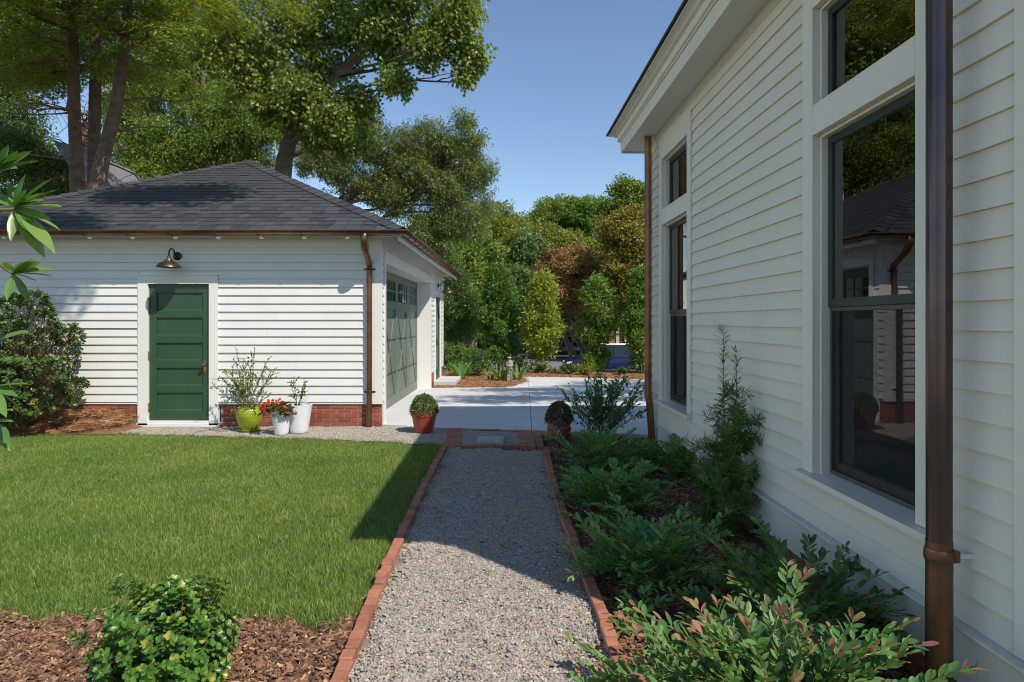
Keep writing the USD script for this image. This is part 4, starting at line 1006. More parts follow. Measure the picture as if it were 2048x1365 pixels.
def ramp(c, s=.35, warm=0.0):
    c = np.array(c, float)
    return [c * (1 - s), c, c * np.array([1.15 + warm, 1.08, .9]), c * (1 - .5 * s), c * np.array([1.35 + warm, 1.25, 1.0]), c * .85]
M["hemlock"] = leafmat("conifer_leaf", [(.075, .11, .020), (.14, .18, .026), (.20, .23, .034), (.10, .14, .022), (.26, .275, .045), (.16, .19, .030)], rough=.55, transl=.40)
M["hemlock_tan"] = leafmat("conifer_leaf_tan", [(.15, .12, .04), (.24, .19, .05), (.30, .25, .06), (.18, .16, .04)], rough=.6, transl=.3)
M["sweetgum"] = leafmat("star_leaf", [(.07, .115, .020), (.115, .165, .028), (.16, .205, .040), (.23, .24, .05), (.085, .13, .022)], rough=.35, transl=.38)
M["oak"] = leafmat("oak_leaf", [(.075, .105, .030), (.115, .15, .044), (.16, .19, .07), (.09, .125, .036), (.19, .19, .055)], rough=.45, transl=.3)
M["dark_leaf"] = leafmat("dark_leaf", [(.045, .078, .020), (.072, .115, .025), (.10, .145, .032), (.055, .09, .022)], rough=.4, transl=.3)
M["mid_leaf"] = leafmat("mid_leaf", [(.080, .130, .024), (.12, .175, .030), (.16, .21, .040), (.10, .145, .026), (.20, .21, .042)], rough=.45, transl=.34)
M["olive_leaf"] = leafmat("olive_leaf", [(.11, .13, .024), (.16, .18, .030), (.21, .215, .04), (.13, .145, .024)], rough=.5, transl=.34)
M["yellow_leaf"] = leafmat("yellow_leaf", [(.17, .20, .025), (.25, .27, .035), (.32, .33, .05), (.14, .18, .024), (.22, .23, .03)], rough=.4, transl=.36)
M["bright_leaf"] = leafmat("bright_leaf", [(.065, .14, .020), (.095, .19, .028), (.13, .23, .035), (.075, .15, .022), (.17, .25, .05)], rough=.38, transl=.36)
M["crape_leaf"] = leafmat("russet_leaf", [(.19, .115, .045), (.27, .145, .06), (.20, .16, .045), (.31, .165, .08), (.14, .14, .04), (.34, .13, .09)], rough=.6, transl=.3)
M["amber_leaf"] = leafmat("amber_leaf", [(.17, .14, .028), (.26, .18, .038), (.13, .14, .026), (.21, .16, .03), (.10, .115, .022)], rough=.5, transl=.3)
M["blue_leaf"] = leafmat("blue_green_leaf", [(.070, .11, .036), (.10, .15, .046), (.13, .18, .058), (.08, .125, .04)], rough=.4, transl=.25)

def crown(t, lobes, kind, material, seed, gap=.36, shell=.35, scale=(.8, 1.25), name="crown", freq=1.0, droop=.35):
    """leaf clusters spread through lobes [(centre, radii, count)], thinned by noise so that gaps open"""
    r = np.random.RandomState(seed); pos = []
    for c, R, n in lobes:
        c, R = np.array(c, float), np.broadcast_to(np.array(R, float), (3,))
        m = int(n * 1.6)
        u = sph(r, m) * (shell + (1 - shell) * r.rand(m, 1) ** .6)
        lump = .78 + .5 * meshkit.noise(u * 2.1 + seed * 3.7 + c * .3, seed)[:, None]
        p = c + u * R * lump
        keep = meshkit.fbm(p * freq * 1.1 / max(.7, R.mean() ** .5), 3, seed + 5) > gap
        pos.append(p[keep][:n])
    pos = np.vstack(pos) - t.at; n = len(pos)
    R = qmul(qz(r.uniform(0, 2 * np.pi, n)), qaxis(sph(r, n), r.normal(0, droop, n)))
    s = r.uniform(*scale, n)
    ps = LIB[kind]
    p = instancer(uniq(t.path, name), [(q, M[material]) for q in ps], pos, R, np.c_[s, s, s], r.randint(0, len(ps), n))
    tag(p, kind="stuff")
def limb(a, b, r0, r1, seed, sag=.12, n=9):
    r = np.random.RandomState(seed); a, b = np.array(a, float), np.array(b, float); L = np.linalg.norm(b - a)
    t = np.linspace(0, 1, n)[:, None]
    w = np.cumsum(r.normal(0, .035 * L, (n, 3)), 0) * (t * (1 - t) * 2.2)
    p = a + (b - a) * t + w + [0, 0, 1] * (t * (1 - t)) * L * sag
    return p, r0 + (r1 - r0) * t[:, 0] ** .8
def tree(name, label, cat, base, trunk, lobes, kind, material, seed, bark="bark_grey", group=None, twigs=2, gap=.36, **kw):
    """trunk: [(x, y, z, radius)]; limbs run from the trunk to each lobe and fork inside it"""
    t = Thing(name, label, cat, base, group=group)
    tr = spline(np.array(trunk, float), 26); t.part("trunk", tube(tr[:, :3], np.maximum(tr[:, 3], .01), 12), M[bark], smooth=60)
    r = np.random.RandomState(seed); ms = []
    for k, (c, R, n) in enumerate(lobes):
        c = np.array(c, float); Rm = np.mean(R)
        d = np.linalg.norm(tr[:, :3] - c, axis=1) + np.maximum(0, tr[:, 2] - c[2] + .2 * Rm) * 2.5
        i = int(np.argmin(d)); r0 = max(.018, min(tr[i, 3] * .62, .05 + .035 * Rm))
        p, rr = limb(tr[i, :3], c, r0, r0 * .35, seed * 31 + k); ms = [tube(p, rr, 7)]
        for j in range(twigs):
            e = c + sph(r, 1)[0] * np.array(R) * .75
            q, rq = limb(p[5 + j % 3], e, r0 * .45, r0 * .12, seed * 77 + k * 9 + j); ms.append(tube(q, rq, 5))
        t.part("limb", join(ms), M[bark], smooth=60)
    crown(t, lobes, kind, material, seed, gap=gap, **kw)
    return t

# ================================================================== TREES
# three hemlocks behind the garage
def hemlock(label, trunk, seed, zlo, zhi, reach, nb, tan=0.0, dead=3, aim=None):
    base = trunk[0][:3]
    t = Thing("hemlock_tree", label, "tree", base, group=None)
    tr = spline(np.array(trunk, float), 34); t.part("trunk", tube(tr[:, :3], tr[:, 3], 14), M["bark"], smooth=60)
    r = np.random.RandomState(seed); pos, rot, sc = [], [], []
    ms = []
    for k in range(nb + dead):
        isdead = k >= nb
        z = r.uniform(zlo, zhi) if not isdead else r.uniform(zlo - 4.2, zlo - .6)
        i = int(np.argmin(np.abs(tr[:, 2] - z))); p0 = tr[i, :3]
        az = r.uniform(0, 2 * np.pi)
        if aim is not None and r.rand() < .55:
            az = aim + r.normal(0, .8)
        L = reach * (1 - .45 * (z - zlo) / max(zhi - zlo, 1)) * r.uniform(.7, 1.1) * (.45 if isdead else 1)
        e = p0 + np.array([math.cos(az), math.sin(az), r.uniform(-.10, .22)]) * L
        p, rr = limb(p0, e, .065 if not isdead else .035, .012, seed * 51 + k, sag=.10 if not isdead else -.05)
        ms = [tube(p, rr, 6)]
        if isdead:
            for j in range(3):
                q, rq = limb(p[3 + j], p[3 + j] + sph(r, 1)[0] * .8, .014, .004, seed + j); ms.append(tube(q, rq, 4))
        t.part("limb", join(ms), M["bark"], smooth=60)
        if isdead:
            continue
        m = int(3.2 * L)
        for s_ in np.linspace(.22, 1.0, m):
            c = p[0] + 0; f = s_ * (len(p) - 1); i0 = min(int(f), len(p) - 2); c = p[i0] + (p[i0 + 1] - p[i0]) * (f - i0)
            for sd in (-1, 1):
                if r.rand() < .22:
                    continue
                a2 = az + sd * r.uniform(.4, 1.2)
                pos.append(c + r.normal(0, .05, 3)); sc.append(r.uniform(.8, 1.5) * (1.1 - .3 * s_))
                rot.append(qmul(qz(np.array(a2)), qaxis(np.array([0, 1.0, 0]), np.array(r.uniform(.0, .55)))))
    pos, sc, rot = np.array(pos) - t.at, np.array(sc), np.array(rot)
    pr = instancer(uniq(t.path, "crown"), [(q, M["hemlock"]) for q in LIB["spray"]] + ([(LIB["spray"][0], M["hemlock_tan"])] if tan else []), pos, rot, np.c_[sc, sc, sc],
                   np.where(r.rand(len(pos)) < tan, 4, r.randint(0, 4, len(pos))))
    tag(pr, kind="stuff")
def TP(px, py, y, r):
    return (*P(px, py, y), r)
hemlock("tall hemlock with the straight left trunk rising behind the garage roof", [(*P(163, 385, 20)[:2], 0, .27), TP(160, 430, 20, .25), TP(153, 330, 20, .19), TP(148, 200, 20, .17), TP(145, 60, 20, .15), TP(140, -150, 20, .11), TP(138, -330, 20, .05)], 5, 9.4, 16.5, 3.9, 28, dead=9, aim=-1.9)
hemlock("hemlock with the middle trunk between two other trunks behind the garage roof", [(*P(190, 385, 21.5)[:2], 0, .28), TP(190, 400, 21.5, .24), TP(188, 300, 21.5, .19), TP(190, 200, 21.5, .18), TP(192, 60, 21.5, .15), TP(190, -120, 21.5, .11), TP(190, -300, 21.5, .05)], 6, 9.9, 17, 4.2, 19, dead=4, aim=-2.6)
hemlock("hemlock with the bent right trunk leaning right above the garage roof", [(*P(190, 385, 19.2)[:2], 0, .29), TP(193, 385, 19.2, .23), TP(212, 290, 19.2, .19), TP(230, 225, 19.2, .17), TP(240, 160, 19.2, .16), TP(252, 60, 19.2, .14), TP(258, -120, 19.2, .10), TP(260, -260, 19.2, .05)], 7, 9.2, 15.5, 4.9, 30, tan=.16, dead=5, aim=-.7)
# sweetgum with the forked trunk
S = lambda px, py, y, R, n: (P(px, py, y), R, n)
tree("sweetgum_tree", "tall sweetgum with a forked grey trunk and star leaves against the sky", "tree", (*P(572, 330, 25)[:2], 0),
     [(*P(560, 400, 25)[:2], 0, .38), TP(566, 345, 25, .32), TP(582, 275, 25, .27), TP(625, 205, 24.6, .20), TP(690, 135, 24, .17), TP(760, 60, 23.5, .14), TP(830, -40, 23, .08)],
     [S(905, 25, 22, (1.1, 1.0, .95), 110), S(860, 95, 22, (.75, .8, .7), 70), S(940, 110, 22, (.55, .6, .55), 45), S(770, 70, 23, (1.25, 1.1, 1.1), 140), S(790, 165, 22.6, (.55, .6, .5), 38), S(925, 40, 21.6, (.55, .6, .9), 40), S(700, 30, 24, (1.4, 1.3, 1.2), 150), S(815, -40, 22.6, (1.9, 1.4, 1.1), 170), S(640, 120, 24.6, (1.5, 1.2, 1.2), 130), S(560, 60, 25, (1.7, 1.4, 1.4), 150), S(720, 205, 24, (.8, .8, .6), 50), S(600, -60, 25, (2.4, 1.6, 1.4), 170), S(700, 290, 24.5, (.9, .8, .8), 60), S(930, 155, 22, (.35, .4, .35), 16), S(600, 190, 23.6, (1.0, .7, .8), 90), S(660, 240, 23.4, (.9, .6, .8), 80), S(540, 215, 24.6, (1.0, .7, .7), 70), S(625, 275, 24.2, (.45, .4, .5), 30), S(500, 160, 25, (1.3, 1, 1.1), 100), S(440, 90, 25, (1.4, 1, 1.2), 110)],
     "star", "sweetgum", 11, gap=.42, shell=.2, scale=(.65, 1.0), freq=1.6)
tree("willow_oak", "willow oak with narrow grey green leaves hanging right of the garage roof peak", "tree", (*P(700, 480, 30)[:2], 0),
     [(*P(640, 480, 30)[:2], 0, .42), TP(655, 460, 30, .36), TP(700, 390, 30, .28), TP(790, 340, 30, .2), TP(870, 300, 29.6, .12), TP(930, 280, 29.4, .05)],
     [S(850, 285, 29.5, (1.5, 1.3, 1.1), 150), S(925, 285, 29, (1.05, 1.0, .9), 95), S(770, 300, 30, (1.5, 1.3, 1.2), 150), S(690, 340, 30, (1.4, 1.2, 1.2), 130), S(880, 370, 29.4, (1.5, 1.2, 1.0), 140), S(960, 350, 29, (.75, .8, .95), 65), S(800, 400, 29.6, (1.5, 1.3, 1.0), 140), S(920, 440, 29, (1.2, 1.1, 1.0), 100), S(860, 460, 29, (1.2, 1.0, 1.1), 100), S(640, 280, 30.5, (1.4, 1.2, 1.2), 110), S(720, 240, 30, (1.1, 1.0, .9), 80), S(930, 240, 29, (.5, .5, .5), 20), S(975, 410, 29, (.4, .45, .5), 18), S(870, 545, 29, (1.2, 1.0, 1.4), 100), S(905, 330, 30.5, (1.6, 1.2, 1.2), 120), S(830, 345, 29, (1.2, .9, .8), 90), S(900, 385, 28.8, (1.0, .8, .7), 70), S(760, 380, 29.4, (1.1, .9, .8), 80), S(620, 320, 30, (.9, .8, .8), 50)],
     "leaflet", "oak", 12, gap=.41, shell=.2, scale=(.75, 1.15), freq=2.0, droop=.3)
# broadleaf trees filling the left background
bgl = [("dense dark leafed tree behind the middle of the garage roof", 400, 300, 33, [(400, 300, 33, (2.6, 2, 1.8), 170), (330, 330, 33, (2.2, 2, 1.4), 120), (470, 240, 33, (2.2, 2, 1.8), 140), (500, 320, 34, (1.3, 1.5, .9), 60), (400, 200, 34, (2.6, 2, 1.8), 150), (360, 100, 34, (2.8, 2, 2), 150), (285, 300, 33, (1.8, 1.8, 1.6), 110), (255, 230, 33, (1.6, 1.6, 1.6), 90), (530, 260, 34, (1.5, 1.5, 1.2), 80), (300, 370, 32, (2.2, 1.6, .8), 80)], "broad", "mid_leaf"),
       ("dark tree filling the gap left of the hemlock trunks", 40, 300, 34, [(20, 260, 34, (2.4, 2, 2.0), 130), (60, 330, 35, (2.4, 2, 1.2), 90), (-60, 180, 34, (2.8, 2.2, 2.4), 150), (40, 120, 35, (2.6, 2, 2), 130), (-120, 330, 33, (2.4, 2, 1.8), 100), (90, 30, 35, (2.6, 2, 2), 120)], "broad", "dark_leaf"),
       ("tall dark crowned tree behind the hemlocks at the top of the frame", 300, 330, 37, [(300, 160, 37, (3, 2, 2.4), 170), (250, 40, 37, (3.2, 2.2, 2.4), 170), (420, 20, 37, (3.2, 2.2, 2.4), 170), (480, 130, 37, (2.4, 2, 2), 120), (150, 90, 37, (2.6, 2, 2.2), 120), (560, 180, 38, (1.6, 1.6, 1.5), 60)], "broad", "dark_leaf")]
for k, (lab, bx, by, yy, lb, kind, mt) in enumerate(bgl):
    b = P(bx, by, yy)
    tree("shade_tree", lab, "tree", (b[0], b[1], 0), [(b[0], b[1], g(yy), .4), (b[0], b[1], 4, .32), (b[0] + .3, b[1], 8, .24), (b[0] + .2, b[1], 13, .14), (b[0], b[1], 17, .05)], [S(x, y, d, R, int(n * 1.5)) for x, y, d, R, n in lb], kind, mt, 20 + k, bark="bark", gap=.36, shell=.15, scale=(.8, 1.3), freq=1.3)
tree("shade_tree", "small dark tree in front of the brick house left of the hemlock trunks", "tree", (*P(60, 420, 25)[:2], 0), [(*P(60, 420, 25)[:2], 0, .16), TP(60, 400, 25, .13), TP(58, 330, 25, .09), TP(60, 250, 25, .04)],
     [S(40, 345, 25, (.8, .7, .5), 50), S(90, 330, 25, (.7, .7, .6), 44), S(30, 285, 25, (.9, .7, .6), 50), S(100, 375, 24.5, (.7, .6, .3), 30), S(10, 395, 24.5, (.9, .6, .4), 40)], "broad", "dark_leaf", 27, bark="bark", gap=.34, shell=.2, scale=(.6, 1.0))
# tree line beyond the parking area
tl = [("far olive green tree left in the tree line against the sky", 985, 62, [(985, 460, 62, (3.4, 3, 2.6), 120), (960, 500, 62, (3, 3, 2.6), 100), (1020, 480, 63, (3, 3, 2.6), 100), (1000, 560, 60, (3.5, 3, 3), 110), (940, 560, 58, (3, 3, 3.4), 100)], "olive_leaf"),
      ("far domed bright green tree, highest of the middle tree line", 1140, 66, [(1120, 430, 66, (3.0, 3, 2.2), 110), (1165, 440, 66, (2.6, 3, 2.2), 90), (1090, 450, 66, (2.4, 3, 2), 80), (1140, 480, 66, (3.6, 3, 2.6), 110)], "mid_leaf"),
      ("far tree with pale green top right of the domed tree", 1195, 64, [(1190, 440, 64, (2.4, 2.4, 2.4), 90), (1210, 480, 64, (2.4, 2.4, 2.4), 90), (1170, 500, 64, (2.8, 2.6, 2), 80)], "bright_leaf"),
      ("far olive tree with flat layered crown in the middle of the tree line", 1080, 56, [(1070, 490, 56, (3.4, 3, 1.8), 120), (1130, 500, 56, (3.2, 3, 1.8), 110), (1030, 530, 55, (2.8, 3, 1.8), 90), (1180, 520, 56, (2.6, 2.6, 1.6), 80)], "olive_leaf"),
      ("far grey green tree behind the yellow columnar tree", 1065, 52, [(1060, 530, 52, (2.4, 2.4, 2.4), 110), (1030, 580, 50, (2.4, 2.4, 2.4), 100), (1080, 600, 52, (2.4, 2.4, 2.2), 90), (1020, 630, 50, (2.2, 2.2, 1.6), 80)], "blue_leaf"),
      ("tree with amber tinged crown beside the far downspout", 1270, 47, [(1255, 470, 47, (1.9, 2.2, 1.8), 110), (1285, 530, 46, (2.0, 2.2, 2.4), 130), (1245, 555, 46, (1.5, 1.8, 2.0), 90), (1300, 600, 45, (2.2, 2.2, 1.8), 100), (1240, 610, 46, (1.3, 1.6, 1.2), 60)], "amber_leaf"),
      ("tall yellow green tree rising beside the far downspout", 1262, 58, [(1255, 385, 58, (1.5, 1.6, 1.3), 60), (1275, 420, 58, (2.4, 2.2, 2.2), 110), (1235, 430, 58, (1.8, 2, 1.8), 80), (1225, 480, 58, (2, 2, 2), 90), (1290, 470, 58, (2.6, 2.4, 2.4), 100)], "mid_leaf"),
      ("far olive tree above the garage gutter end", 930, 50, [(925, 490, 50, (2.4, 2.4, 2.4), 110), (905, 540, 48, (2.2, 2.2, 2.2), 100), (960, 540, 50, (2.4, 2.2, 2.2), 100), (900, 600, 47, (2.2, 2, 2.0), 90), (945, 610, 48, (2.2, 2, 1.8), 80)], "mid_leaf"),
      ("far dark tree low behind the garage corner", 880, 54, [(880, 470, 54, (2.6, 2.4, 2.4), 90), (840, 520, 54, (2.6, 2.4, 2.6), 80), (900, 560, 56, (3, 2.4, 2.6), 90)], "dark_leaf"),
      ("far dark tree behind the reddish crape myrtle", 1160, 60, [(1160, 560, 60, (3, 2.6, 2.4), 100), (1200, 600, 60, (3, 2.6, 2.2), 90), (1120, 610, 60, (3, 2.4, 2), 80)], "dark_leaf"),
      ("dark tree closing the view left of the parked white car", 960, 72, [(960, 620, 72, (4.5, 3, 2.6), 110), (1030, 620, 74, (4, 3, 2.6), 90), (1080, 640, 76, (4, 3, 2), 80)], "dark_leaf")]
for k, (lab, bx, yy, lb, mt) in enumerate(tl):
    b = P(bx, 600, yy)
    topz = max(P(x, y, d)[2] for x, y, d, R, n in lb)
    tree("background_tree", lab, "tree", (b[0], b[1], g(yy)), [(b[0], b[1], g(yy), .38), (b[0] + .2, b[1], 2.5, .28), (b[0], b[1], topz * .6 + .5, .2), (b[0] + .1, b[1], topz, .06)], [S(x, y, d, np.array(R) * .92, int(n * 1.15)) for x, y, d, R, n in lb], "far", mt, 40 + k, gap=.30, shell=.3, scale=(.55, .95), bark="bark")
# crape myrtle: several pale stems
cb = P(1155, 690, 50); cb[2] = g(50)
ct = Thing("crape_myrtle", "crape myrtle with russet pink crown on several pale stems behind the parked cars", "tree", cb)
rc = np.random.RandomState(8); ms = []
for k in range(8):
    e = P(rc.uniform(1085, 1215), rc.uniform(540, 590), 50 + rc.uniform(-1.5, 1.5)); p, rr = limb(cb + [rc.uniform(-1.6, 1.6), rc.uniform(-.5, .5), 0], e, .11, .03, 90 + k, sag=.02); ct.part("stem", tube(p, rr, 7), M["bark"], smooth=60)
crown(ct, [S(1150, 530, 50, (2.6, 2, 1.3), 150), S(1110, 560, 50, (2.0, 1.8, 1.2), 110), S(1185, 560, 50, (1.9, 1.8, 1.3), 110), S(1155, 590, 50, (2.6, 2, 1.2), 130), S(1085, 575, 50, (1.0, 1.2, .8), 40)], "far", "crape_leaf", 61, gap=.28, scale=(.4, .7))
# columnar trees along the far driveway edge
def columnar(label, px, base_y, top_y, halfw, yy, mt, seed, n, bottom=.06, mt2=None, kind="upright"):
    b = P(px, base_y, yy); b[2] = g(yy); H = P(px, top_y, yy)[2] - b[2]; W = halfw / F * yy
    t = Thing("columnar_tree", label, "tree", b, group=None)
    r = np.random.RandomState(seed)
    t.part("trunk", tube([b + [0, 0, -.1], b + [.02, 0, H * .4], b + [0, .02, H * .8], b + [.01, 0, H * .97]], [.04, .032, .018, .006], 8), M["bark"], smooth=60)
    ms, pos = [], []
    nb = int(n / 7)
    for k in range(nb):
        zf = bottom + (1 - bottom) * (k + r.rand()) / nb
        if zf < .36 and r.rand() < .45:
            continue
        wr = W * (.55 + 2.0 * zf if zf < .225 else 1.0 if zf < .45 else max(.10, (1 - (zf - .45) / .55)) ** .8) * (.75 + .25 * min(1, zf / .25)) * r.uniform(.65, 1.12)
        az = r.uniform(0, 2 * np.pi); p0 = b + [0, 0, H * zf * .9]; e = b + np.array([math.cos(az) * wr, math.sin(az) * wr, H * min(zf + .07, .99)])
        p, rr = limb(p0, e, .012, .004, seed * 13 + k, n=6); ms.append(tube(p, rr, 4))
        for s_ in np.linspace(.3, 1, 7):
            pos.append(p0 + (e - p0) * s_ + r.normal(0, .05, 3))
    t.part("limbs", join(ms), M["bark"], smooth=60, kind="stuff")
    pos = np.array(pos) - t.at; m = len(pos); R = qmul(qz(r.uniform(0, 2 * np.pi, m)), qaxis(sph(r, m), r.normal(0, .3, m))); s = r.uniform(.7, 1.15, m)
    ps = LIB[kind]; mats = [M[mt]] if mt2 is None else [M[mt], M[mt2]]
    pr = instancer(uniq(t.path, "crown"), [(q, mm) for mm in mats for q in ps], pos, R, np.c_[s, s, s], r.randint(0, len(ps) * len(mats), m)); tag(pr, kind="stuff")
columnar("dark green columnar tree behind the stone figure", 997, 745, 542, 46, 21.3, "dark_leaf", 71, 480, mt2="bright_leaf", bottom=.10)
columnar("yellow green columnar tree left of the parked blue car", 1085, 748, 556, 38, 20.4, "yellow_leaf", 72, 300, bottom=.12)
columnar("bright green columnar tree standing before the parked blue car", 1194, 750, 566, 44, 20.2, "bright_leaf", 73, 380, mt2="mid_leaf")
columnar("green columnar tree partly hidden by the far downspout", 1282, 752, 548, 36, 19.6, "mid_leaf", 74, 330, mt2="bright_leaf")
tree("young_tree", "slender young tree with loose dark leaves beside the garage end", "tree", (*P(912, 745, 23)[:2], g(23)), [(*P(912, 745, 23)[:2], g(23), .05), TP(912, 690, 23, .04), TP(908, 620, 23, .03), TP(912, 570, 23, .012)],
     [S(905, 600, 23, (.7, .7, .7), 60), S(935, 610, 23, (.6, .6, .7), 50), S(915, 560, 23, (.5, .5, .5), 34), S(925, 650, 23, (.7, .6, .6), 50), S(900, 650, 23, (.6, .6, .6), 40)], "broad", "dark_leaf", 75, gap=.3, scale=(.45, .7))
# overhanging trees outside the frame whose shade falls on the roof, the wall and the driveway
tree("shade_tree", "tall tree standing right of the white house, its shade on the driveway", "tree", (11.0, 8.0, 0), [(11, 8, 0, .4), (11, 8, 5, .32), (10.6, 8, 9, .2), (10, 8, 12, .08)],
     [((5.8, 7.7, 9.0), (1.5, .28, .12), 44), ((7.8, 8.7, 9.0), (1.6, .30, .12), 44), ((5.0, 7.0, 9.0), (1.2, .22, .10), 30), ((7.3, 7.2, 9.2), (1.6, .25, .12), 40), ((8.8, 9.7, 9.2), (1.6, .35, .15), 40), ((6.0, 9.0, 9.2), (1.3, .30, .12), 34), ((6.6, 8.2, 9.3), (1.2, .2, .1), 26), ((10.5, 7.5, 12), (2.0, 2.0, 1.4), 120)], "leaflet", "oak", 81, gap=.30, scale=(.6, 1.0))
tree("shade_tree", "tree rising behind the viewpoint, one branch shading the garage roof", "tree", (-4.5, -3, -.2), [(-4.5, -3, -.2, .35), (-4.4, -3, 5, .28), (-4.0, -1.5, 9, .18), (-3.2, 1.5, 11, .1), (-2.4, 4.0, 11, .05)],
     [((-2.3, 4.5, 10.2), (.95, .6, .5), 60), ((-3.2, 4.4, 9.8), (.8, .5, .4), 46), ((-1.0, 6.6, 10.4), (.5, .4, .3), 22), ((-2.0, 6.6, 10.2), (.6, .35, .25), 22), ((-4.6, 0, 11.5), (2.2, 1.6, 1.4), 120)], "broad", "oak", 82, gap=.30)
tree("shade_tree", "broad tree left of the lawn mirrored in the upper window panes", "tree", (-14.5, 8, 0), [(-14.5, 8, 0, .4), (-14.5, 8, 4, .33), (-14.2, 8, 8, .22), (-14, 8, 12, .08)],
     [((-14, 8, 9), (3, 3, 2.4), 200), ((-13.5, 11, 7.5), (2.6, 2.4, 2), 150), ((-14, 5, 7.5), (2.6, 2.6, 2), 150), ((-14, 8, 12), (2.4, 2.4, 2), 140)], "broad", "dark_leaf", 83, gap=.3, scale=(1, 1.6))

# ================================================================== SHRUBS AND POTTED PLANTS
def leafy(t, base, d, up, L, W, tint, mat, shape, near_n=0, fold=.3, curl=.12, eye=(0, 0, CAMH), name="foliage"):
    """the near_n leaves that show largest become parts of their own, the rest one part of kind stuff"""
    shape, LF_ = shape if isinstance(shape, tuple) else (shape, LF); k = len(shape)
    base, d, up, tint = map(lambda a: np.asarray(a, float), (base, d, up, tint)); n = len(base)
    L = np.broadcast_to(L, (n,)).astype(float); W = np.broadcast_to(W, (n,)).astype(float); curl = np.broadcast_to(curl, (n,))
    own = np.argsort(-(L * W) / np.sum((base - eye) ** 2, 1))[:near_n]
    rest = np.setdiff1d(np.arange(n), own)
    for i in own:
        v, f = leaves(base[i:i + 1], d[i:i + 1], up[i:i + 1], L[i:i + 1], W[i:i + 1], shape, LF_, fold, curl[i:i + 1])
        t.part("leaf", (v, f), mat, smooth=True, tint=np.repeat(tint[i:i + 1], k, 0))
    if len(rest):
        v, f = leaves(base[rest], d[rest], up[rest], L[rest], W[rest], shape, LF_, fold, curl[rest])
        t.part(name, (v, f), mat, smooth=True, tint=np.repeat(tint[rest], k, 0), kind="stuff")
def pick(r, n, cols, s=.18):
    c = np.array(cols)[r.randint(0, len(cols), n)]
    return c * (1 + r.uniform(-s, s, (n, 1)))
def arch(p0, az, el, L, r, sag=.5, n=14):
    """an arching stem"""
    t = np.linspace(0, 1, n)[:, None]; h = np.array([math.cos(az), math.sin(az), 0])
    p = p0 + h * (L * math.cos(el)) * t + np.array([0, 0, 1.0]) * (L * math.sin(el) * t - sag * L * t ** 2)
    return p + np.cumsum(r.normal(0, .006 * L, (n, 3)), 0)
GREENS = [(.095, .20, .055), (.12, .235, .065), (.14, .25, .085), (.08, .17, .06), (.16, .25, .075)]
BLUEG = [(.12, .28, .095), (.15, .34, .115), (.18, .36, .12), (.10, .24, .09), (.24, .36, .08)]
PINK = [(.36, .155, .12), (.30, .13, .11), (.40, .21, .14), (.30, .20, .09)]
def distylium(label, px, py, yy, rx, ry, h, ns, seed, pink, near_n, cols, lift=0.0):
    b = P(px, py, yy); b[2] = g(yy) - .05
    t = Thing("low_shrub", label, "shrub", b, group=None)
    r = np.random.RandomState(seed); ms = []; B, D, U, T, Ls, Ws = [], [], [], [], [], []
    for k in range(ns):
        az = 2 * np.pi * (k + r.rand()) / ns; el = math.radians(r.uniform(14, 78)); wall = HW(A0 - .06, 0)[0]
        Ld = r.uniform(.75, 1.15) * (math.cos(el) * math.hypot(rx * math.cos(az), ry * math.sin(az)) + math.sin(el) * h)
        st = arch(b + [r.normal(0, .05), r.normal(0, .05), r.uniform(.0, .06)], az, el, Ld * 1.15, r, sag=.22 + .25 * r.rand())
        lim = A0 - .07 + st[:, 1] * 0 - st[:, 1] * .0277
        st[:, 0] = np.minimum(st[:, 0], lim)
        edge = np.interp(st[:, 1], pathR[::-1, 1], pathR[::-1, 0]) + np.where(st[:, 2] > .12 + g(st[:, 1]), -.10, .04)
        st[:, 0] = np.maximum(st[:, 0], edge)
        st[:, 2] = np.maximum(st[:, 2], g(st[:, 1]) + .0)
        ms.append(tube(st, np.linspace(.0045, .0013, len(st)), 5))
        sub = [(st, Ld)]
        for j in range(r.randint(1, 4)):
            i0 = r.randint(3, 10); a2 = az + r.choice([-1, 1]) * r.uniform(.4, .9); s2 = arch(st[i0], a2, math.radians(r.uniform(5, 50)), Ld * r.uniform(.25, .5), r, sag=.15, n=10)
            s2[:, 0] = np.minimum(s2[:, 0], A0 - .07 - s2[:, 1] * .0277); ms.append(tube(s2, np.linspace(.0028, .001, 10), 4)); sub.append((s2, Ld * .4))
        for s, l in sub:
            m = max(5, int(l / .024)); tt = np.linspace(.18 if s is st else .1, 1.0, m)
            for q, u in enumerate(tt):
                f = u * (len(s) - 1); i0 = min(int(f), len(s) - 2); p = s[i0] + (s[i0 + 1] - s[i0]) * (f - i0); ax = unit(s[i0 + 1] - s[i0])
                sd = unit(np.cross(ax, [0, 0, 1.0]) + 1e-6) * (1 if q % 2 else -1)
                d = ax * r.uniform(.35, .8) + sd * r.uniform(.5, .9) + np.array([0, 0, r.uniform(.1, .7)])
                B.append(p); D.append(d if u < .97 else ax + r.normal(0, .1, 3)); U.append(np.array([0, 0, 1.0]) + ax * -.3 + r.normal(0, .35, 3))
                tip = u > .86
                T.append(np.array(PINK[r.randint(4)]) if (tip and r.rand() < pink) else np.array(cols[r.randint(len(cols))]) * r.uniform(.8, 1.25))
                sc = (.72 if u > .93 else 1.0) * r.uniform(.8, 1.2); Ls.append(.060 * sc); Ws.append(.0245 * sc)
    t.part("stems", join(ms), M["stem_green"], smooth=60)
    leafy(t, B, D, U, Ls, Ws, T, M["leaf_tint"], OVAL, near_n, fold=.30, curl=.12)
distylium("low spreading shrub with pink tipped leaves in the sun at the lower right corner", 1545, 1440, 2.62, .72, .50, .50, 96, 101, .6, 300, GREENS)
distylium("dark low shrub against the house wall below the near window", 1600, 1190, 3.5, .50, .42, .56, 58, 102, .18, 140, GREENS)
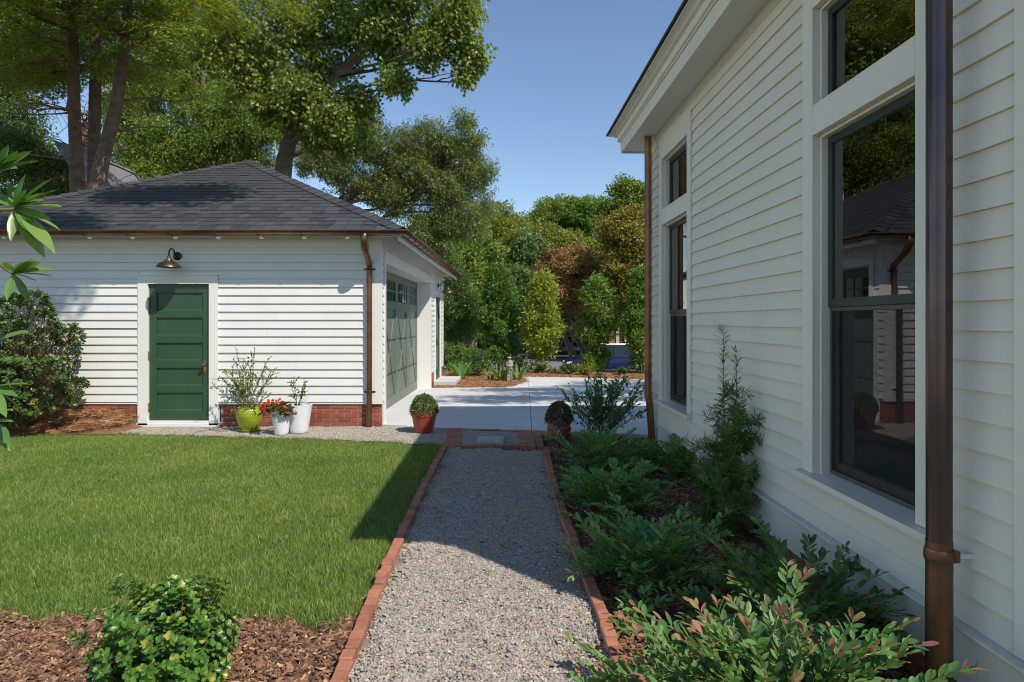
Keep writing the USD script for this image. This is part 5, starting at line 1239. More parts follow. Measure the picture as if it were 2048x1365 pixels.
distylium("low shrub with blue green leaves beside the path, nearer of the two in the shade", 1295, 1130, 4.3, .50, .40, .42, 50, 103, .16, 140, BLUEG)
distylium("dark low shrub leaning over the brick edging halfway along the path", 1225, 985, 5.75, .50, .50, .38, 50, 104, .10, 60, BLUEG)
distylium("low spreading shrub beside the brick landing below the path light", 1210, 915, 7.3, .54, .54, .36, 48, 105, .08, 0, BLUEG)
distylium("low dark shrub between the far downspout and the tall narrow plant", 1340, 935, 7.0, .42, .5, .36, 40, 106, .05, 0, BLUEG)
distylium("small sprig of a low shrub at the edge of the mulch", 1277, 1205, 3.72, .12, .12, .13, 7, 107, .0, 0, BLUEG)

# glossy shrub at the lower left
def rosette_shrub(name, label, b, R, H, n, seed, near_n, cols, young, L=.040, W=.022, k=7, mat="leaf_gloss", stem="stem"):
    t = Thing(name, label, "shrub", b)
    r = np.random.RandomState(seed); ms = []; B, D, U, T, Ls, Ws = [], [], [], [], [], []
    for i in range(n):
        u = sph(r, 1)[0]; u[2] = u[2] if u[2] > -.5 else -u[2]
        if i < n // 5:
            u = unit(np.array([r.normal(0, .5), -1.0, r.uniform(-.4, .6)])); rad = (.55 + .45 * r.rand() ** .5) if i % 3 else 1.0
        lump = .66 + .75 * meshkit.noise(u[None] * 2.6 + seed, seed)[0]
        tip = b + np.array([u[0] * R[0], u[1] * R[1], max(.05, (u[2] * .56 + .44) * H)]) * rad * lump
        p, rr = limb(b + [r.normal(0, .04), r.normal(0, .04), 0], tip, .006, .002, seed * 7 + i, sag=.15, n=7); ms.append(tube(p, rr, 4))
        ax = unit(unit(tip - p[-3]) + u * .6 + [0, 0, .35]); a = np.cross(ax, [.3, .2, 1.0]); a = unit(a); c = np.cross(ax, a)
        yng = r.rand() < young
        for lv in range(3):
            m = k - lv
            for q in range(m):
                an = 2 * np.pi * (q + .4 * lv) / m + r.normal(0, .2); out = a * math.cos(an) + c * math.sin(an)
                B.append(tip - ax * (.028 * lv)); D.append(out * .85 + ax * (r.uniform(.35, .75) + .5 * (lv == 0))); U.append(ax + r.normal(0, .15, 3))
                T.append((np.array([(.30, .34, .045), (.36, .36, .07), (.22, .30, .04)][r.randint(3)])) if yng and lv == 0 else np.array(cols[r.randint(len(cols))]) * r.uniform(.8, 1.25))
                s = r.uniform(.75, 1.15) * (.8 if lv == 0 else 1); Ls.append(L * s); Ws.append(W * s)
    t.part("stems", join(ms), M[stem], smooth=60)
    leafy(t, B, D, U, Ls, Ws, T, M[mat], ROUND, near_n, fold=.30, curl=.16)
sb_ = P(335, 1370, 3.02); sb_[2] = g(3.02) - .02
rosette_shrub("glossy_shrub", "rounded glossy green shrub with a few yellow young leaves in the mulch before the lawn", sb_, (.37, .34), .68, 430, 201, 300, [(.075, .170, .026), (.10, .215, .034), (.135, .25, .042), (.060, .14, .026)], .20, L=.036, W=.021)
cb_ = np.array([-6.95, 8.95, .12])
rosette_shrub("evergreen_shrub", "large dark evergreen shrub against the left end of the garage wall", cb_, (.80, .58), 1.60, 1100, 202, 0, [(.065, .115, .028), (.095, .155, .036), (.13, .18, .044), (.052, .09, .026)], .04, L=.064, W=.032, k=5)

# tall narrow plant with needle leaves by the house wall
pb = HW(1.80, 5.15, g(5.15) - .06)
pt = Thing("podocarpus", "upright dark green plant with long needle leaves between the two house windows", "shrub", pb)
r = np.random.RandomState(31); ms = []; B, D, U, T = [], [], [], []
def needle_stem(st, r0, dens):
    ms.append(tube(st, np.linspace(r0, .0016, len(st)), 5)); L = np.sum(np.linalg.norm(np.diff(st, axis=0), axis=1)); m = int(L * dens)
    for u in np.linspace(.06, 1, m):
        f = u * (len(st) - 1); i0 = min(int(f), len(st) - 2); p = st[i0] + (st[i0 + 1] - st[i0]) * (f - i0); ax = unit(st[i0 + 1] - st[i0]); o = unit(np.cross(ax, sph(r, 1)[0]))
        B.append(p); D.append(o + ax * r.uniform(.3, .8) + np.array([0, 0, .1])); U.append(ax + r.normal(0, .2, 3))
        T.append(np.array([(.12, .20, .040), (.075, .15, .046), (.095, .175, .055), (.17, .24, .044)][r.randint(4)]) * r.uniform(.8, 1.2))
for k, (dx_, dy_, hh) in enumerate(((0, 0, 1.70), (.09, -.03, 1.52), (-.05, .05, 1.0), (.14, .02, 1.12), (.0, -.12, .95), (.1, .1, .9))):
    st = spline([pb + [dx_ * .4, dy_ * .4, 0], pb + [dx_ * .9, dy_ * .9, hh * .5], pb + [dx_ + r.normal(0, .02), dy_, hh]], 16); needle_stem(st, .008, 230)
    for j in range(26 if k < 3 else 18):
        i0 = r.randint(1, 13 if k > 1 else 11); az = r.uniform(.6 * np.pi, 1.9 * np.pi) if r.rand() < .75 else r.uniform(0, 2 * np.pi)
        l = r.uniform(.14, .34) * (1.15 - st[i0, 2] / 2.4); needle_stem(arch(st[i0], az, math.radians(r.uniform(5, 55)), l, r, sag=.15, n=8), .003, 230)
needle_stem(arch(pb + [-.02, -.05, .1], math.radians(200), math.radians(30), .42, r, sag=.1, n=8), .003, 150)
needle_stem(arch(pb + [.02, -.05, .3], math.radians(-75), math.radians(35), .34, r, sag=.1, n=8), .003, 150)
B = np.array(B); B[:, 0] = np.minimum(B[:, 0], A0 - .05 - B[:, 1] * .0277)
pt.part("stems", join(ms), M["stem"], smooth=60)
leafy(pt, B, D, U, r.uniform(.065, .10, len(B)), .0088, T, M["leaf_tint"], LANCE, 0, fold=.15, curl=.18)

# loose shrub by the driveway
def loose_shrub(name, label, b, R, H, ns, seed, cols, L, W, cat="shrub", el=(35, 85), dens=26, group=None, t=None, stem="stem", part="foliage"):
    t = t or Thing(name, label, cat, b, group=group)
    r = np.random.RandomState(seed); ms = []; B, D, U, T = [], [], [], []
    for k in range(ns):
        az = r.uniform(0, 2 * np.pi); e = math.radians(r.uniform(*el)); l = (math.cos(e) * R + math.sin(e) * H) * r.uniform(.7, 1.1)
        st = arch(b + [r.normal(0, .02), r.normal(0, .02), 0], az, e, l, r, sag=.08, n=12); ms.append(tube(st, np.linspace(.005, .0015, 12), 4)); subs = [st]
        for j in range(4):
            i0 = r.randint(4, 11); s2 = arch(st[i0], r.uniform(0, 2 * np.pi), math.radians(r.uniform(10, 65)), l * r.uniform(.15, .32), r, sag=.1, n=7); ms.append(tube(s2, np.linspace(.0025, .001, 7), 3)); subs.append(s2)
        for s in subs:
            m = int(dens * np.sum(np.linalg.norm(np.diff(s, axis=0), axis=1))) + 3
            for u in np.linspace(.3 if s is st else .15, 1, m):
                f = u * (len(s) - 1); i0 = min(int(f), len(s) - 2); ax = unit(s[i0 + 1] - s[i0])
                B.append(s[i0] + (s[i0 + 1] - s[i0]) * (f - i0)); D.append(ax * .7 + sph(r, 1)[0] * .7 + [0, 0, .15]); U.append(np.array([0, 0, 1.0]) + r.normal(0, .4, 3)); T.append(np.array(cols[r.randint(len(cols))]) * r.uniform(.75, 1.25))
    n = len(B); s = r.uniform(.7, 1.15, n)
    t.part(part + "_stems" if part != "foliage" else "stems", join(ms), M[stem], smooth=60)
    leafy(t, B, D, U, L * s, W * s, T, M["leaf_tint"], ELLIPTIC, 0, fold=.3, curl=.15, name=part)
    return t
lb_ = P(1205, 880, 8.75); lb_[2] = -.03
loose_shrub("loose_shrub", "loose upright shrub with blue green leaves at the driveway edge before the house", lb_, .40, .95, 40, 301, [(.11, .20, .09), (.14, .235, .10), (.095, .17, .085), (.17, .25, .095)], .060, .028, dens=34)

# potted plants
def pot(t, prof, at, mt, n=40, name="pot", mod=None, smooth=40):
    return t.part(name, lathe(prof, at, n, mod), M[mt], smooth=smooth)
def at_ground(px, yy, z=.02):
    p = P(px, 800, yy); p[2] = z; return p
c = at_ground(499, 9.25)
t = Thing("potted_shrub", "round lime green glazed pot holding a wispy shrub beside the green door", "potted plant", c)
pr = [(.0, .015), (.10, .015), (.105, .03), (.135, .08), (.165, .16), (.178, .235), (.170, .29), (.155, .325), (.160, .338), (.150, .345), (.140, .338), (.138, .30), (.0, .295)]
ang = lambda a, i: 1 + .012 * np.cos(14 * a + i * 1.55) * np.cos(14 * a - i * 1.55) * (i > 2) * (i < 7)
from scipy.interpolate import CubicSpline as _CS
pz_ = np.array(pr[2:8]); tt_ = np.linspace(0, 5, 26); dense = np.c_[_CS(range(6), pz_[:, 0])(tt_), _CS(range(6), pz_[:, 1])(tt_)]
prd = [tuple(x) for x in pr[:2]] + [tuple(x) for x in dense] + [tuple(x) for x in pr[8:]]
pot(t, prd, c, "green_glaze", 84, mod=lambda a, i: 1 + .011 * np.cos(21 * a + i * .8) * np.cos(21 * a - i * .8) * ((i > 3) & (i < 26)), smooth=60)
t.part("saucer", lathe([(0, .0), (.12, .0), (.145, .014), (.15, .03), (.142, .03), (.13, .014), (0, .012)], c, 36), M["green_glaze"], smooth=40)
t.part("soil", lathe([(.137, .302), (0, .312)], c, 20), M["potsoil"])
YG = [(.12, .18, .03), (.16, .21, .04), (.09, .14, .028), (.20, .22, .05)]
loose_shrub("", "", c + [0, 0, .30], .32, .62, 17, 311, YG, .042, .022, t=t, el=(30, 75), dens=36)
loose_shrub("", "", c + [-.03, 0, .30], .20, .95, 4, 312, YG, .042, .022, t=t, el=(76, 88), dens=30, part="tall_foliage")
c = at_ground(598, 9.12)
t = Thing("potted_shrub", "larger white tapered pot with a small sparse shrub beside the orange flowers", "potted plant", c)
wp = [(0, 0), (.115, 0), (.122, .008)] + [(.122 + (.178 - .122) * s_ / 12 + (.0022 if s_ % 2 else 0), .008 + s_ * .031) for s_ in range(1, 13)] + [(.182, .385), (.180, .393), (.166, .393), (.160, .36), (0, .355)]
pot(t, wp, c, "white_glaze", 44)
t.part("soil", lathe([(.16, .362), (0, .370)], c, 20), M["potsoil"])
loose_shrub("", "", c + [-.02, 0, .35], .17, .42, 4, 321, [(.12, .17, .03), (.09, .14, .03)], .050, .027, t=t, el=(62, 86), dens=15)
r = np.random.RandomState(9)
t.part("bare_twigs", join([tube(arch(c + [r.normal(0, .02), r.normal(0, .02), .35], r.uniform(0, 6.3), math.radians(r.uniform(25, 65)), r.uniform(.12, .24), r, sag=.05, n=7), np.linspace(.003, .0008, 7), 4) for k in range(13)]), M["stem"])
c = at_ground(563, 8.98)
t = Thing("potted_begonia", "smaller white pot spilling bronze leaves with orange begonia flowers", "potted plant", c)
wp2 = [(0, 0), (.085, 0), (.09, .006)] + [(.09 + .045 * s_ / 10 + (.002 if s_ % 2 else 0), .006 + s_ * .029) for s_ in range(1, 11)] + [(.138, .305), (.136, .312), (.125, .312), (.12, .28), (0, .275)]
pot(t, wp2, c, "white_glaze", 40)
t.part("soil", lathe([(.122, .285), (0, .292)], c, 20), M["potsoil"])
r = np.random.RandomState(10); n = 210; u = sph(r, n); u[:, 2] = np.abs(u[:, 2]) * .9 - .45
pb_ = c + [-.035, -.02, .36] + u * [.24, .17, .17] * (.6 + .4 * r.rand(n, 1)); dd = u + r.normal(0, .4, (n, 3)) + [0, 0, -.25]
ms = [tube(limb(c + [0, 0, .29], pb_[i], .003, .0015, i, n=5)[0], .0022, 3) for i in range(0, n, 5)]
t.part("stems", join(ms), M["stem"])
leafy(t, pb_, dd, np.tile([0, 0, 1.0], (n, 1)) + r.normal(0, .4, (n, 3)), r.uniform(.05, .085, n), r.uniform(.035, .06, n), pick(r, n, [(.115, .065, .03), (.15, .10, .035), (.085, .075, .025), (.19, .12, .045)]), M["leaf_tint"], ELLIPTIC, 0)
for k in range(15):
    a = sph(r, 1)[0]; a[1] = -abs(a[1]); a[2] = abs(a[2]) * .9 - .25
    fc = c + [-.035, -.02, .37] + a * [.24, .18, .19]; m = 14; q = sph(r, m)
    v, f = leaves(np.tile(fc, (m, 1)), q + a * .8, np.tile(a, (m, 1)) + r.normal(0, .3, (m, 3)), r.uniform(.022, .036, m), r.uniform(.022, .034, m), OBOVATE, LF, .2, .1)
    t.part("flower", (v, f), M["petal"], tint=np.repeat(pick(r, m, [(.78, .13, .035), (.82, .20, .05), (.70, .09, .03)]), 8, 0))
def mum(t, c, R, H, seed, n, cols, buds):
    r = np.random.RandomState(seed); u = sph(r, n); u[:, 2] = np.abs(u[:, 2]); rad = .72 + .3 * r.rand(n, 1) ** .5
    b = c + u * [R, R, H] * rad; d = u + r.normal(0, .45, (n, 3)) + [0, 0, .2]
    ms = [tube(limb(c, b[i], .003, .0012, i, n=4)[0], .002, 3) for i in range(0, n, 14)]
    t.part("stems", join(ms), M["stem_green"])
    leafy(t, b, d, u + [0, 0, .5] + r.normal(0, .3, (n, 3)), r.uniform(.028, .046, n), r.uniform(.015, .024, n), pick(r, n, cols), M["leaf_tint"], ELLIPTIC, 0)
    m = buds; u = sph(r, m); u[:, 2] = np.abs(u[:, 2]) * .8 + .25; u = unit(u); b = c + u * [R * 1.03, R * 1.03, H * 1.03]
    q = np.repeat(b, 5, 0); d = sph(r, m * 5) + np.repeat(u, 5, 0) * 1.1
    v, f = leaves(q, d, sph(r, m * 5), r.uniform(.010, .018, m * 5), .010, OBOVATE, LF, .2, .1)
    t.part("buds", (v, f), M["petal"], tint=np.repeat(pick(r, m * 5, [(.26, .075, .055), (.33, .13, .09), (.20, .10, .05)]), 8, 0), kind="stuff")
c = at_ground(848, 9.15)
t = Thing("potted_mum", "red glazed pot with a round green mum at the corner of the gravel", "potted plant", c)
rp = [(0, 0), (.115, 0), (.122, .006), (.150, .11), (.166, .20), (.172, .222), (.180, .226), (.184, .25), (.183, .282), (.176, .292), (.163, .292), (.160, .26), (0, .25)]
pot(t, rp, c, "terracotta", 48); t.part("soil", lathe([(.162, .262), (0, .272)], c, 20), M["potsoil"])
mum(t, c + [0, 0, .26], .185, .26, 21, 1500, [(.105, .17, .045), (.13, .20, .055), (.16, .23, .065), (.08, .135, .04)], 150)
c = at_ground(1118, 8.8)
t = Thing("potted_mum", "rust coloured strawberry pot of moulded diamonds with a brownish mum beside the path light", "potted plant", c)
k = 30; hh = np.linspace(0, .23, k)
dia = lambda a, i: 1 + .10 * np.abs(np.cos(4 * a + np.pi / 2 * np.floor(i / 10))) * np.sin(np.pi * ((i % 10) / 10.0)) * (i < 30)
pot(t, [(0, 0)] + [(.145 + .012 * math.sin(math.pi * z / .23), z) for z in hh] + [(.150, .236), (.135, .236), (.13, .2), (0, .2)], c, "rust_glaze", 72, mod=lambda a, i: np.where(i > 0, dia(a, i - 1), 1), smooth=50)
t.part("soil", lathe([(.132, .21), (0, .215)], c, 20), M["potsoil"])
mum(t, c + [0, -.0, .19], .175, .27, 22, 1400, [(.095, .135, .042), (.12, .14, .048), (.14, .12, .055), (.08, .115, .042)], 520)

# path light
c = P(1119, 885, 8.25); c[2] = -.06
t = Thing("path_light", "small dark path light with a conical cap in front of the strawberry pot", "path light", c)
t.part("stake", tube([c, c + [0, 0, .2], c + [0, 0, .33]], .0095, 10), M["bronze_dark"], smooth=60)
t.part("cap", lathe([(0, .325), (.094, .322), (.098, .326), (.036, .385), (.034, .398), (0, .402)], c, 32), M["bronze_dark"], smooth=40)

# big leafed plant reaching in from the left
FY = 1.72
fp = P(-60, 900, FY); fp[2] = g(FY) - .02
t = Thing("rhododendron", "plant with long pale green leaves reaching in from the left edge of the frame", "shrub", fp)
ros = {"a": ((-2, 345), [(62, 292), (75, 313), (33, 296), (12, 285), (-30, 300), (30, 330)]),
       "b": ((30, 418), [(122, 402), (112, 497), (50, 372), (84, 395), (18, 360), (125, 545 - 90), (40, 500 - 45), (-20, 380), (75, 480), (82, 378), (60, 440), (20, 480), (98, 350), (112, 372), (45, 345), (100, 436), (88, 512), (10, 395), (70, 470)]),
       "c": ((28, 548), [(60, 512), (82, 515), (102, 532), (104, 545), (60, 605), (75, 560), (5, 520), (10, 600)]),
       "d": ((-20, 690), [(52, 655), (20, 640), (-10, 640), (20, 720)]),
       "e": ((-16, 775), [(58, 762), (55, 822), (35, 790), (-20, 740), (10, 830)]),
       "f": ((-22, 845), [(25, 838), (18, 885), (10, 810), (20, 900)])}
r = np.random.RandomState(44); B, D, U, Ls, Ws, T = [], [], [], [], [], []
trunk = spline([fp, P(-95, 900, FY), P(-85, 640, FY + .02), P(-70, 420, FY)], 20)
st = [tube(trunk, np.linspace(.014, .006, 20), 8)]
for k, (nm, (bp, tips)) in enumerate(ros.items()):
    b = P(bp[0], bp[1], FY + r.uniform(-.06, .06)); i = int(np.argmin(np.linalg.norm(trunk - b - [0, 0, .06], axis=1)))
    st.append(tube(limb(trunk[i], b, .006, .0045, k + 3, n=8)[0], .0055, 7))
    for tp in tips:
        e = P(tp[0], tp[1], b[1] + r.uniform(-.07, .05)); d = e - b; l = np.linalg.norm(d)
        B.append(b); D.append(d); U.append(np.array([-.1, -.5, 1.0]) + r.normal(0, .3, 3)); Ls.append(l); Ws.append(max(.020, min(.038, l * .265)) * r.uniform(.85, 1.1)); T.append(np.array([(.14, .25, .055), (.18, .28, .07), (.10, .20, .05)][r.randint(3)]))
t.part("stems", join(st), M["stem"], smooth=60)
LV = np.array([[0, 0, 0]] + [[x, s_ * w, .5] for x, w in ((.15, .25), (.32, .42), (.5, .5), (.68, .43), (.85, .24)) for s_ in (1, -1)] + [[x, 0, 0] for x in (.15, .32, .5, .68, .85)] + [[1, 0, .1]], float)
LVF = [[0, 11, 1], [0, 2, 11]]
for i in range(4):
    l0, r0, l1, r1, m0, m1 = 1 + 2 * i, 2 + 2 * i, 3 + 2 * i, 4 + 2 * i, 11 + i, 12 + i
    LVF += [[l0, m0, m1], [l0, m1, l1], [m0, r0, r1], [m0, r1, m1]]
LVF += [[9, 15, 16], [15, 10, 16]]
for i in range(len(B)):
    v, f = leaves(np.array(B[i])[None], np.array(D[i])[None], U[i][None], Ls[i], Ws[i], LV, np.array(LVF), .28, .10)
    t.part("leaf", (v, f), M["leaf_gloss"], tint=np.repeat(T[i][None], len(LV), 0), smooth=True)

# planting on the far side of the driveway
def at_far(px, py):
    return G(px, py, .0)
for k, (lab, px, py, yy, R, H, ns, cols, L, W) in enumerate((
        ("bright green rounded shrub between the leaf clumps at the driveway island", 955, 752, 18.6, .62, .85, 44, [(.10, .20, .03), (.13, .24, .04), (.08, .16, .03)], .085, .045),
        ("dark small leafed shrub behind the stone figure", 1040, 742, 20.0, .4, .45, 20, [(.045, .085, .03), (.06, .10, .03)], .09, .05),
        ("low green shrub under the yellow green columnar tree", 1080, 746, 19.6, .3, .28, 16, [(.10, .15, .035), (.075, .12, .03)], .09, .05),
        ("low green shrub between the yellow and the bright green columnar trees", 1138, 748, 19.2, .34, .26, 20, [(.06, .13, .03), (.08, .15, .035)], .08, .045),
        ("low yellow shrub at the foot of the bright green columnar tree", 1172, 752, 18.9, .36, .32, 30, [(.27, .28, .03), (.22, .25, .03), (.30, .27, .04)], .07, .035),
        ("low shrub with reddish stems left of the yellow shrub", 1112, 748, 19.4, .2, .34, 10, [(.20, .16, .05), (.13, .13, .04)], .07, .03),
        ("leafy shrub beside the narrow garage door's far corner", 900, 740, 20.5, .5, .8, 26, [(.06, .11, .03), (.09, .14, .035)], .09, .05),
        ("green shrub at the right end of the far planting", 1245, 752, 18.9, .22, .22, 12, [(.07, .13, .03), (.10, .16, .04)], .08, .045))):
    b = P(px, py, yy); b[2] = g(yy)
    loose_shrub("far_shrub", lab, b, R, H, ns, 400 + k, cols, L, W, dens=16, el=(15, 85))
def strap_leaves(name, label, px, py, yy, n, H, seed, cols):
    b = P(px, py, yy); b[2] = g(yy); t = Thing(name, label, "plant", b, group=None); r = np.random.RandomState(seed)
    az = r.uniform(0, 2 * np.pi, n); d = np.c_[np.cos(az) * .4, np.sin(az) * .4, np.ones(n)]; L = H * r.uniform(.7, 1.15, n)
    leafy(t, b + np.c_[np.cos(az) * .07, np.sin(az) * .07, 0 * az], d, np.c_[-np.cos(az), -np.sin(az), .3 + 0 * az], L, L * .16, pick(r, n, cols), M["leaf_tint"], LANCE, n, fold=.3, curl=.35)
BG = [(.085, .20, .03), (.12, .25, .04), (.07, .16, .03)]
strap_leaves("leaf_clump", "clump of broad strap leaves beside the garage end of the planting island", 922, 757, 17.4, 20, .62, 51, BG)
strap_leaves("leaf_clump", "clump of broad strap leaves just left of the stone figure", 1003, 762, 17.0, 24, .52, 52, BG)
strap_leaves("leaf_clump", "clump of broad strap leaves just right of the stone figure", 1035, 758, 17.3, 22, .50, 53, BG)
strap_leaves("leaf_clump", "low pale clump of leaves between the bright shrub and the stone figure", 983, 759, 17.2, 14, .34, 54, [(.15, .26, .05), (.12, .22, .04)])

# stone garden figure: one continuous carved piece on a post
import manifold3d as m3
def hull2(a, ra, b, rb):
    s = lambda p, q: m3.Manifold.sphere(q, 16).translate(list(map(float, p)))
    return (s(a, ra) + s(b, rb)).hull()
sb = P(1019, 764, 16.9); sb[2] = .0
parts = [((0, 0, .36), .085, (0, 0, .52), .075), ((0, 0, .52), .075, (0, .0, .60), .065), ((-.06, 0, .60), .032, (.06, 0, .60), .032), ((0, 0, .62), .026, (0, -.01, .66), .026), ((0, -.01, .685), .046, (0, -.012, .70), .044),
         ((-.068, 0, .60), .028, (-.085, -.03, .50), .024), ((-.085, -.03, .50), .024, (-.02, -.085, .47), .020), ((.068, 0, .60), .028, (.085, -.03, .50), .024), ((.085, -.03, .50), .024, (.02, -.085, .475), .020),
         ((-.02, -.085, .47), .022, (.02, -.085, .475), .022), ((-.035, -.01, .36), .05, (-.03, -.02, .20), .045), ((.035, -.01, .36), .05, (.03, -.02, .20), .045), ((0, .0, .40), .09, (0, .0, .22), .075)]
fig = hull2(*parts[0])
for q in parts[1:]:
    fig = fig + hull2(*q)
fig = fig + m3.Manifold.cylinder(.014, .085, .082, 24).translate([0, -.012, .712]) + m3.Manifold.sphere(.05, 20).scale([1, 1, .75]).translate([0, -.012, .725])
fig = fig + m3.Manifold.sphere(.010, 8).translate([0, -.058, .688])
fig = fig.scale([.9, .9, .88])
mm = fig.refine_to_length(.02).to_mesh()
tm = trimesh.Trimesh(mm.vert_properties[:, :3], mm.tri_verts, process=True); trimesh.smoothing.filter_taubin(tm, iterations=6)
t = Thing("garden_statue", "weathered stone figure in a brimmed hat standing on a post in the straw island", "statue", sb)
t.part("figure", move((np.array(tm.vertices), np.array(tm.faces)), sb), M["stone"], smooth=40)
t.part("pedestal", move(cbox(-.07, .07, -.07, .07, -.05, .19, .008), sb), M["stone"])
c = P(1022, 768, 16.6); c[2] = 0
t = Thing("garden_stake", "thin dark garden stake in front of the stone figure", "stake", c)
t.part("rod", tube([c - [0, 0, .05], c + [0, 0, .32]], .011, 8), M["bronze_dark"])
t.part("tip", lathe([(.0, .32), (.03, .325), (.03, .345), (0, .37)], c, 12), M["bronze_dark"])

# ================================================================== CARS
def car(label, at, rot, L, W, Hh, paint, suv=True, rear=False):
    """front towards -x, standing on z = 0"""
    t = Thing("parked_car", label, "car", at, rot=rot, frame=at); t.at = np.zeros(3)
    zb, belt = .26, Hh * .60
    st = np.array([0, .03, .10, .30, .33, .5, .75, .94, .985, 1.0]); hood = Hh * (.52 if suv else .50)
    top = np.array([hood * .72, hood * .84, hood * .93, belt * .99, belt, belt, belt * 1.0, belt * .98, belt * .90, belt * .70])
    wid = np.array([.78, .88, .95, 1, 1, 1, 1, .96, .90, .84]) * W / 2
    rows = []
    for s_, tp, w in zip(st, top, wid):
        x = s_ * L; rows.append([(x, -w * .90, zb), (x, -w, zb + .12), (x, -w * 1.0, tp * .70), (x, -w * .95, tp * .93), (x, -w * .80, tp), (x, w * .80, tp), (x, w * .95, tp * .93), (x, w, tp * .70), (x, w, zb + .12), (x, w * .90, zb)])
    v = np.array(rows); n, k = v.shape[:2]; f = []
    for i in range(n - 1):
        for j in range(k):
            a, b, c_, d = i * k + j, i * k + (j + 1) % k, (i + 1) * k + (j + 1) % k, (i + 1) * k + j
            f += [(a, c_, b), (a, d, c_)]
    for j in range(1, k - 1):
        f += [(0, j, j + 1), ((n - 1) * k, (n - 1) * k + j + 1, (n - 1) * k + j)]
    t.part("body", (v.reshape(-1, 3), np.array(f)), M[paint], smooth=35)
    x0, x1, x2, x3 = L * .27, L * .42, L * (.88 if suv else .80), L * (.985 if suv else .96); wb_, wt = W * .455, W * .36
    cab = [(x0, -wb_, belt - .03), (x3, -wb_, belt - .03), (x3, wb_, belt - .03), (x0, wb_, belt - .03), (x1, -wt, Hh - .03), (x2, -wt, Hh - .03), (x2, wt, Hh - .03), (x1, wt, Hh - .03)]
    t.part("glasshouse", hexa(cab), M["car_glass"])
    t.part("roof", cbox(x1 - .06, x2 + .05, -wt - .02, wt + .02, Hh - .045, Hh, .02), M[paint])
    for s_ in (-1, 1):
        for xa, xb in ((x0, x1), (L * .56, L * .57), (L * .76, L * .765), (x3, x2)):
            t.part("pillar", tube([(xa, s_ * (wb_ + .004), belt - .03), (xb, s_ * (wt + .006), Hh - .03)], .028, 6), M[paint])
        t.part("roof_rail", tube([(x1 + .1, s_ * wt * .92, Hh + .03), (x2 - .1, s_ * wt * .92, Hh + .03)], .018, 6), M["alloy"])
        t.part("mirror", cbox(x0 + .28, x0 + .46, s_ * (W / 2 + .06) - .08, s_ * (W / 2 + .06) + .08, belt, belt + .14, .03), M[paint])
        t.part("headlight", hexa([(.03, s_ * W * .44 - .10, hood * .66), (.30, s_ * W * .46 - .02, hood * .70), (.30, s_ * W * .46 + .03, hood * .70), (.03, s_ * W * .40 + .04, hood * .66),
                                  (.05, s_ * W * .44 - .10, hood * .82), (.34, s_ * W * .46 - .02, hood * .86), (.34, s_ * W * .46 + .03, hood * .86), (.05, s_ * W * .40 + .04, hood * .82)]), M["lamp_lens"])
        t.part("tail_light", cbox(L - .10, L - .005, s_ * W * .42 - .09, s_ * W * .42 + .09, belt * .72, belt * .93, .02), M["red_lens"])
        t.part("sill", cbox(L * .24, L * .74, s_ * W * .49 - .03, s_ * W * .49 + .03, .20, .30, .01), M["rubber"])
        for q in (.175, .80):
            wr = .36; cx_, cy_ = L * q, s_ * (W / 2 - .09)
            pr = [(wr * .66, -.11), (wr * .93, -.115), (wr, -.08), (wr, .08), (wr * .93, .115), (wr * .66, .11)]
            def axis_y(m):
                return np.c_[m[0][:, 0] + cx_, m[0][:, 2] + cy_, m[0][:, 1] + wr], m[1][:, ::-1]
            ty = t.part("wheel", axis_y(lathe(pr, n=28)), M["rubber"], smooth=40)
            sp = [axis_y(lathe([(wr * .67, .04 * s_), (wr * .66, .10 * s_), (wr * .58, .10 * s_), (wr * .57, .04 * s_)], n=28)), axis_y(lathe([(0, .085 * s_), (.07, .085 * s_), (.08, .05 * s_)], n=14))]
            for a in range(5):
                an = 2 * np.pi * a / 5
                sp.append(tube([(cx_ + .05 * math.cos(an), cy_ + .075 * s_, wr + .05 * math.sin(an)), (cx_ + wr * .62 * math.cos(an), cy_ + .085 * s_, wr + wr * .62 * math.sin(an))], .026, 5))
            t.part("rim", join(sp), M["alloy"], parent=ty)
            t.part("wheel_arch", tube([(cx_ + (wr + .05) * math.cos(a), s_ * (W / 2 + .001), wr + (wr + .05) * math.sin(a)) for a in np.linspace(.0, np.pi, 14)], .03, 5), M["rubber"])
    t.part("grille", cbox(.005, .05, -W * .28, W * .28, hood * .50, hood * .72, .01), M["iron"])
    t.part("bumper", cbox(-.03, .16, -W * .42, W * .42, .24, .42, .03), M[paint])
b = P(1128, 700, 37); b[2] = g(37)
car("deep blue parked car behind the bright green columnar tree", b, 4, 4.75, 1.85, 1.62, "car_blue")
b = P(1072, 700, 53); b[2] = g(53)
car("dark blue grey parked suv just left of the bright green columnar tree", b, 6, 4.9, 1.95, 1.75, "car_dark")
b = P(1018, 700, 62); b[2] = g(62)
car("pale grey car parked left of the yellow green columnar tree", b, 62, 4.7, 1.9, 1.65, "car_grey")

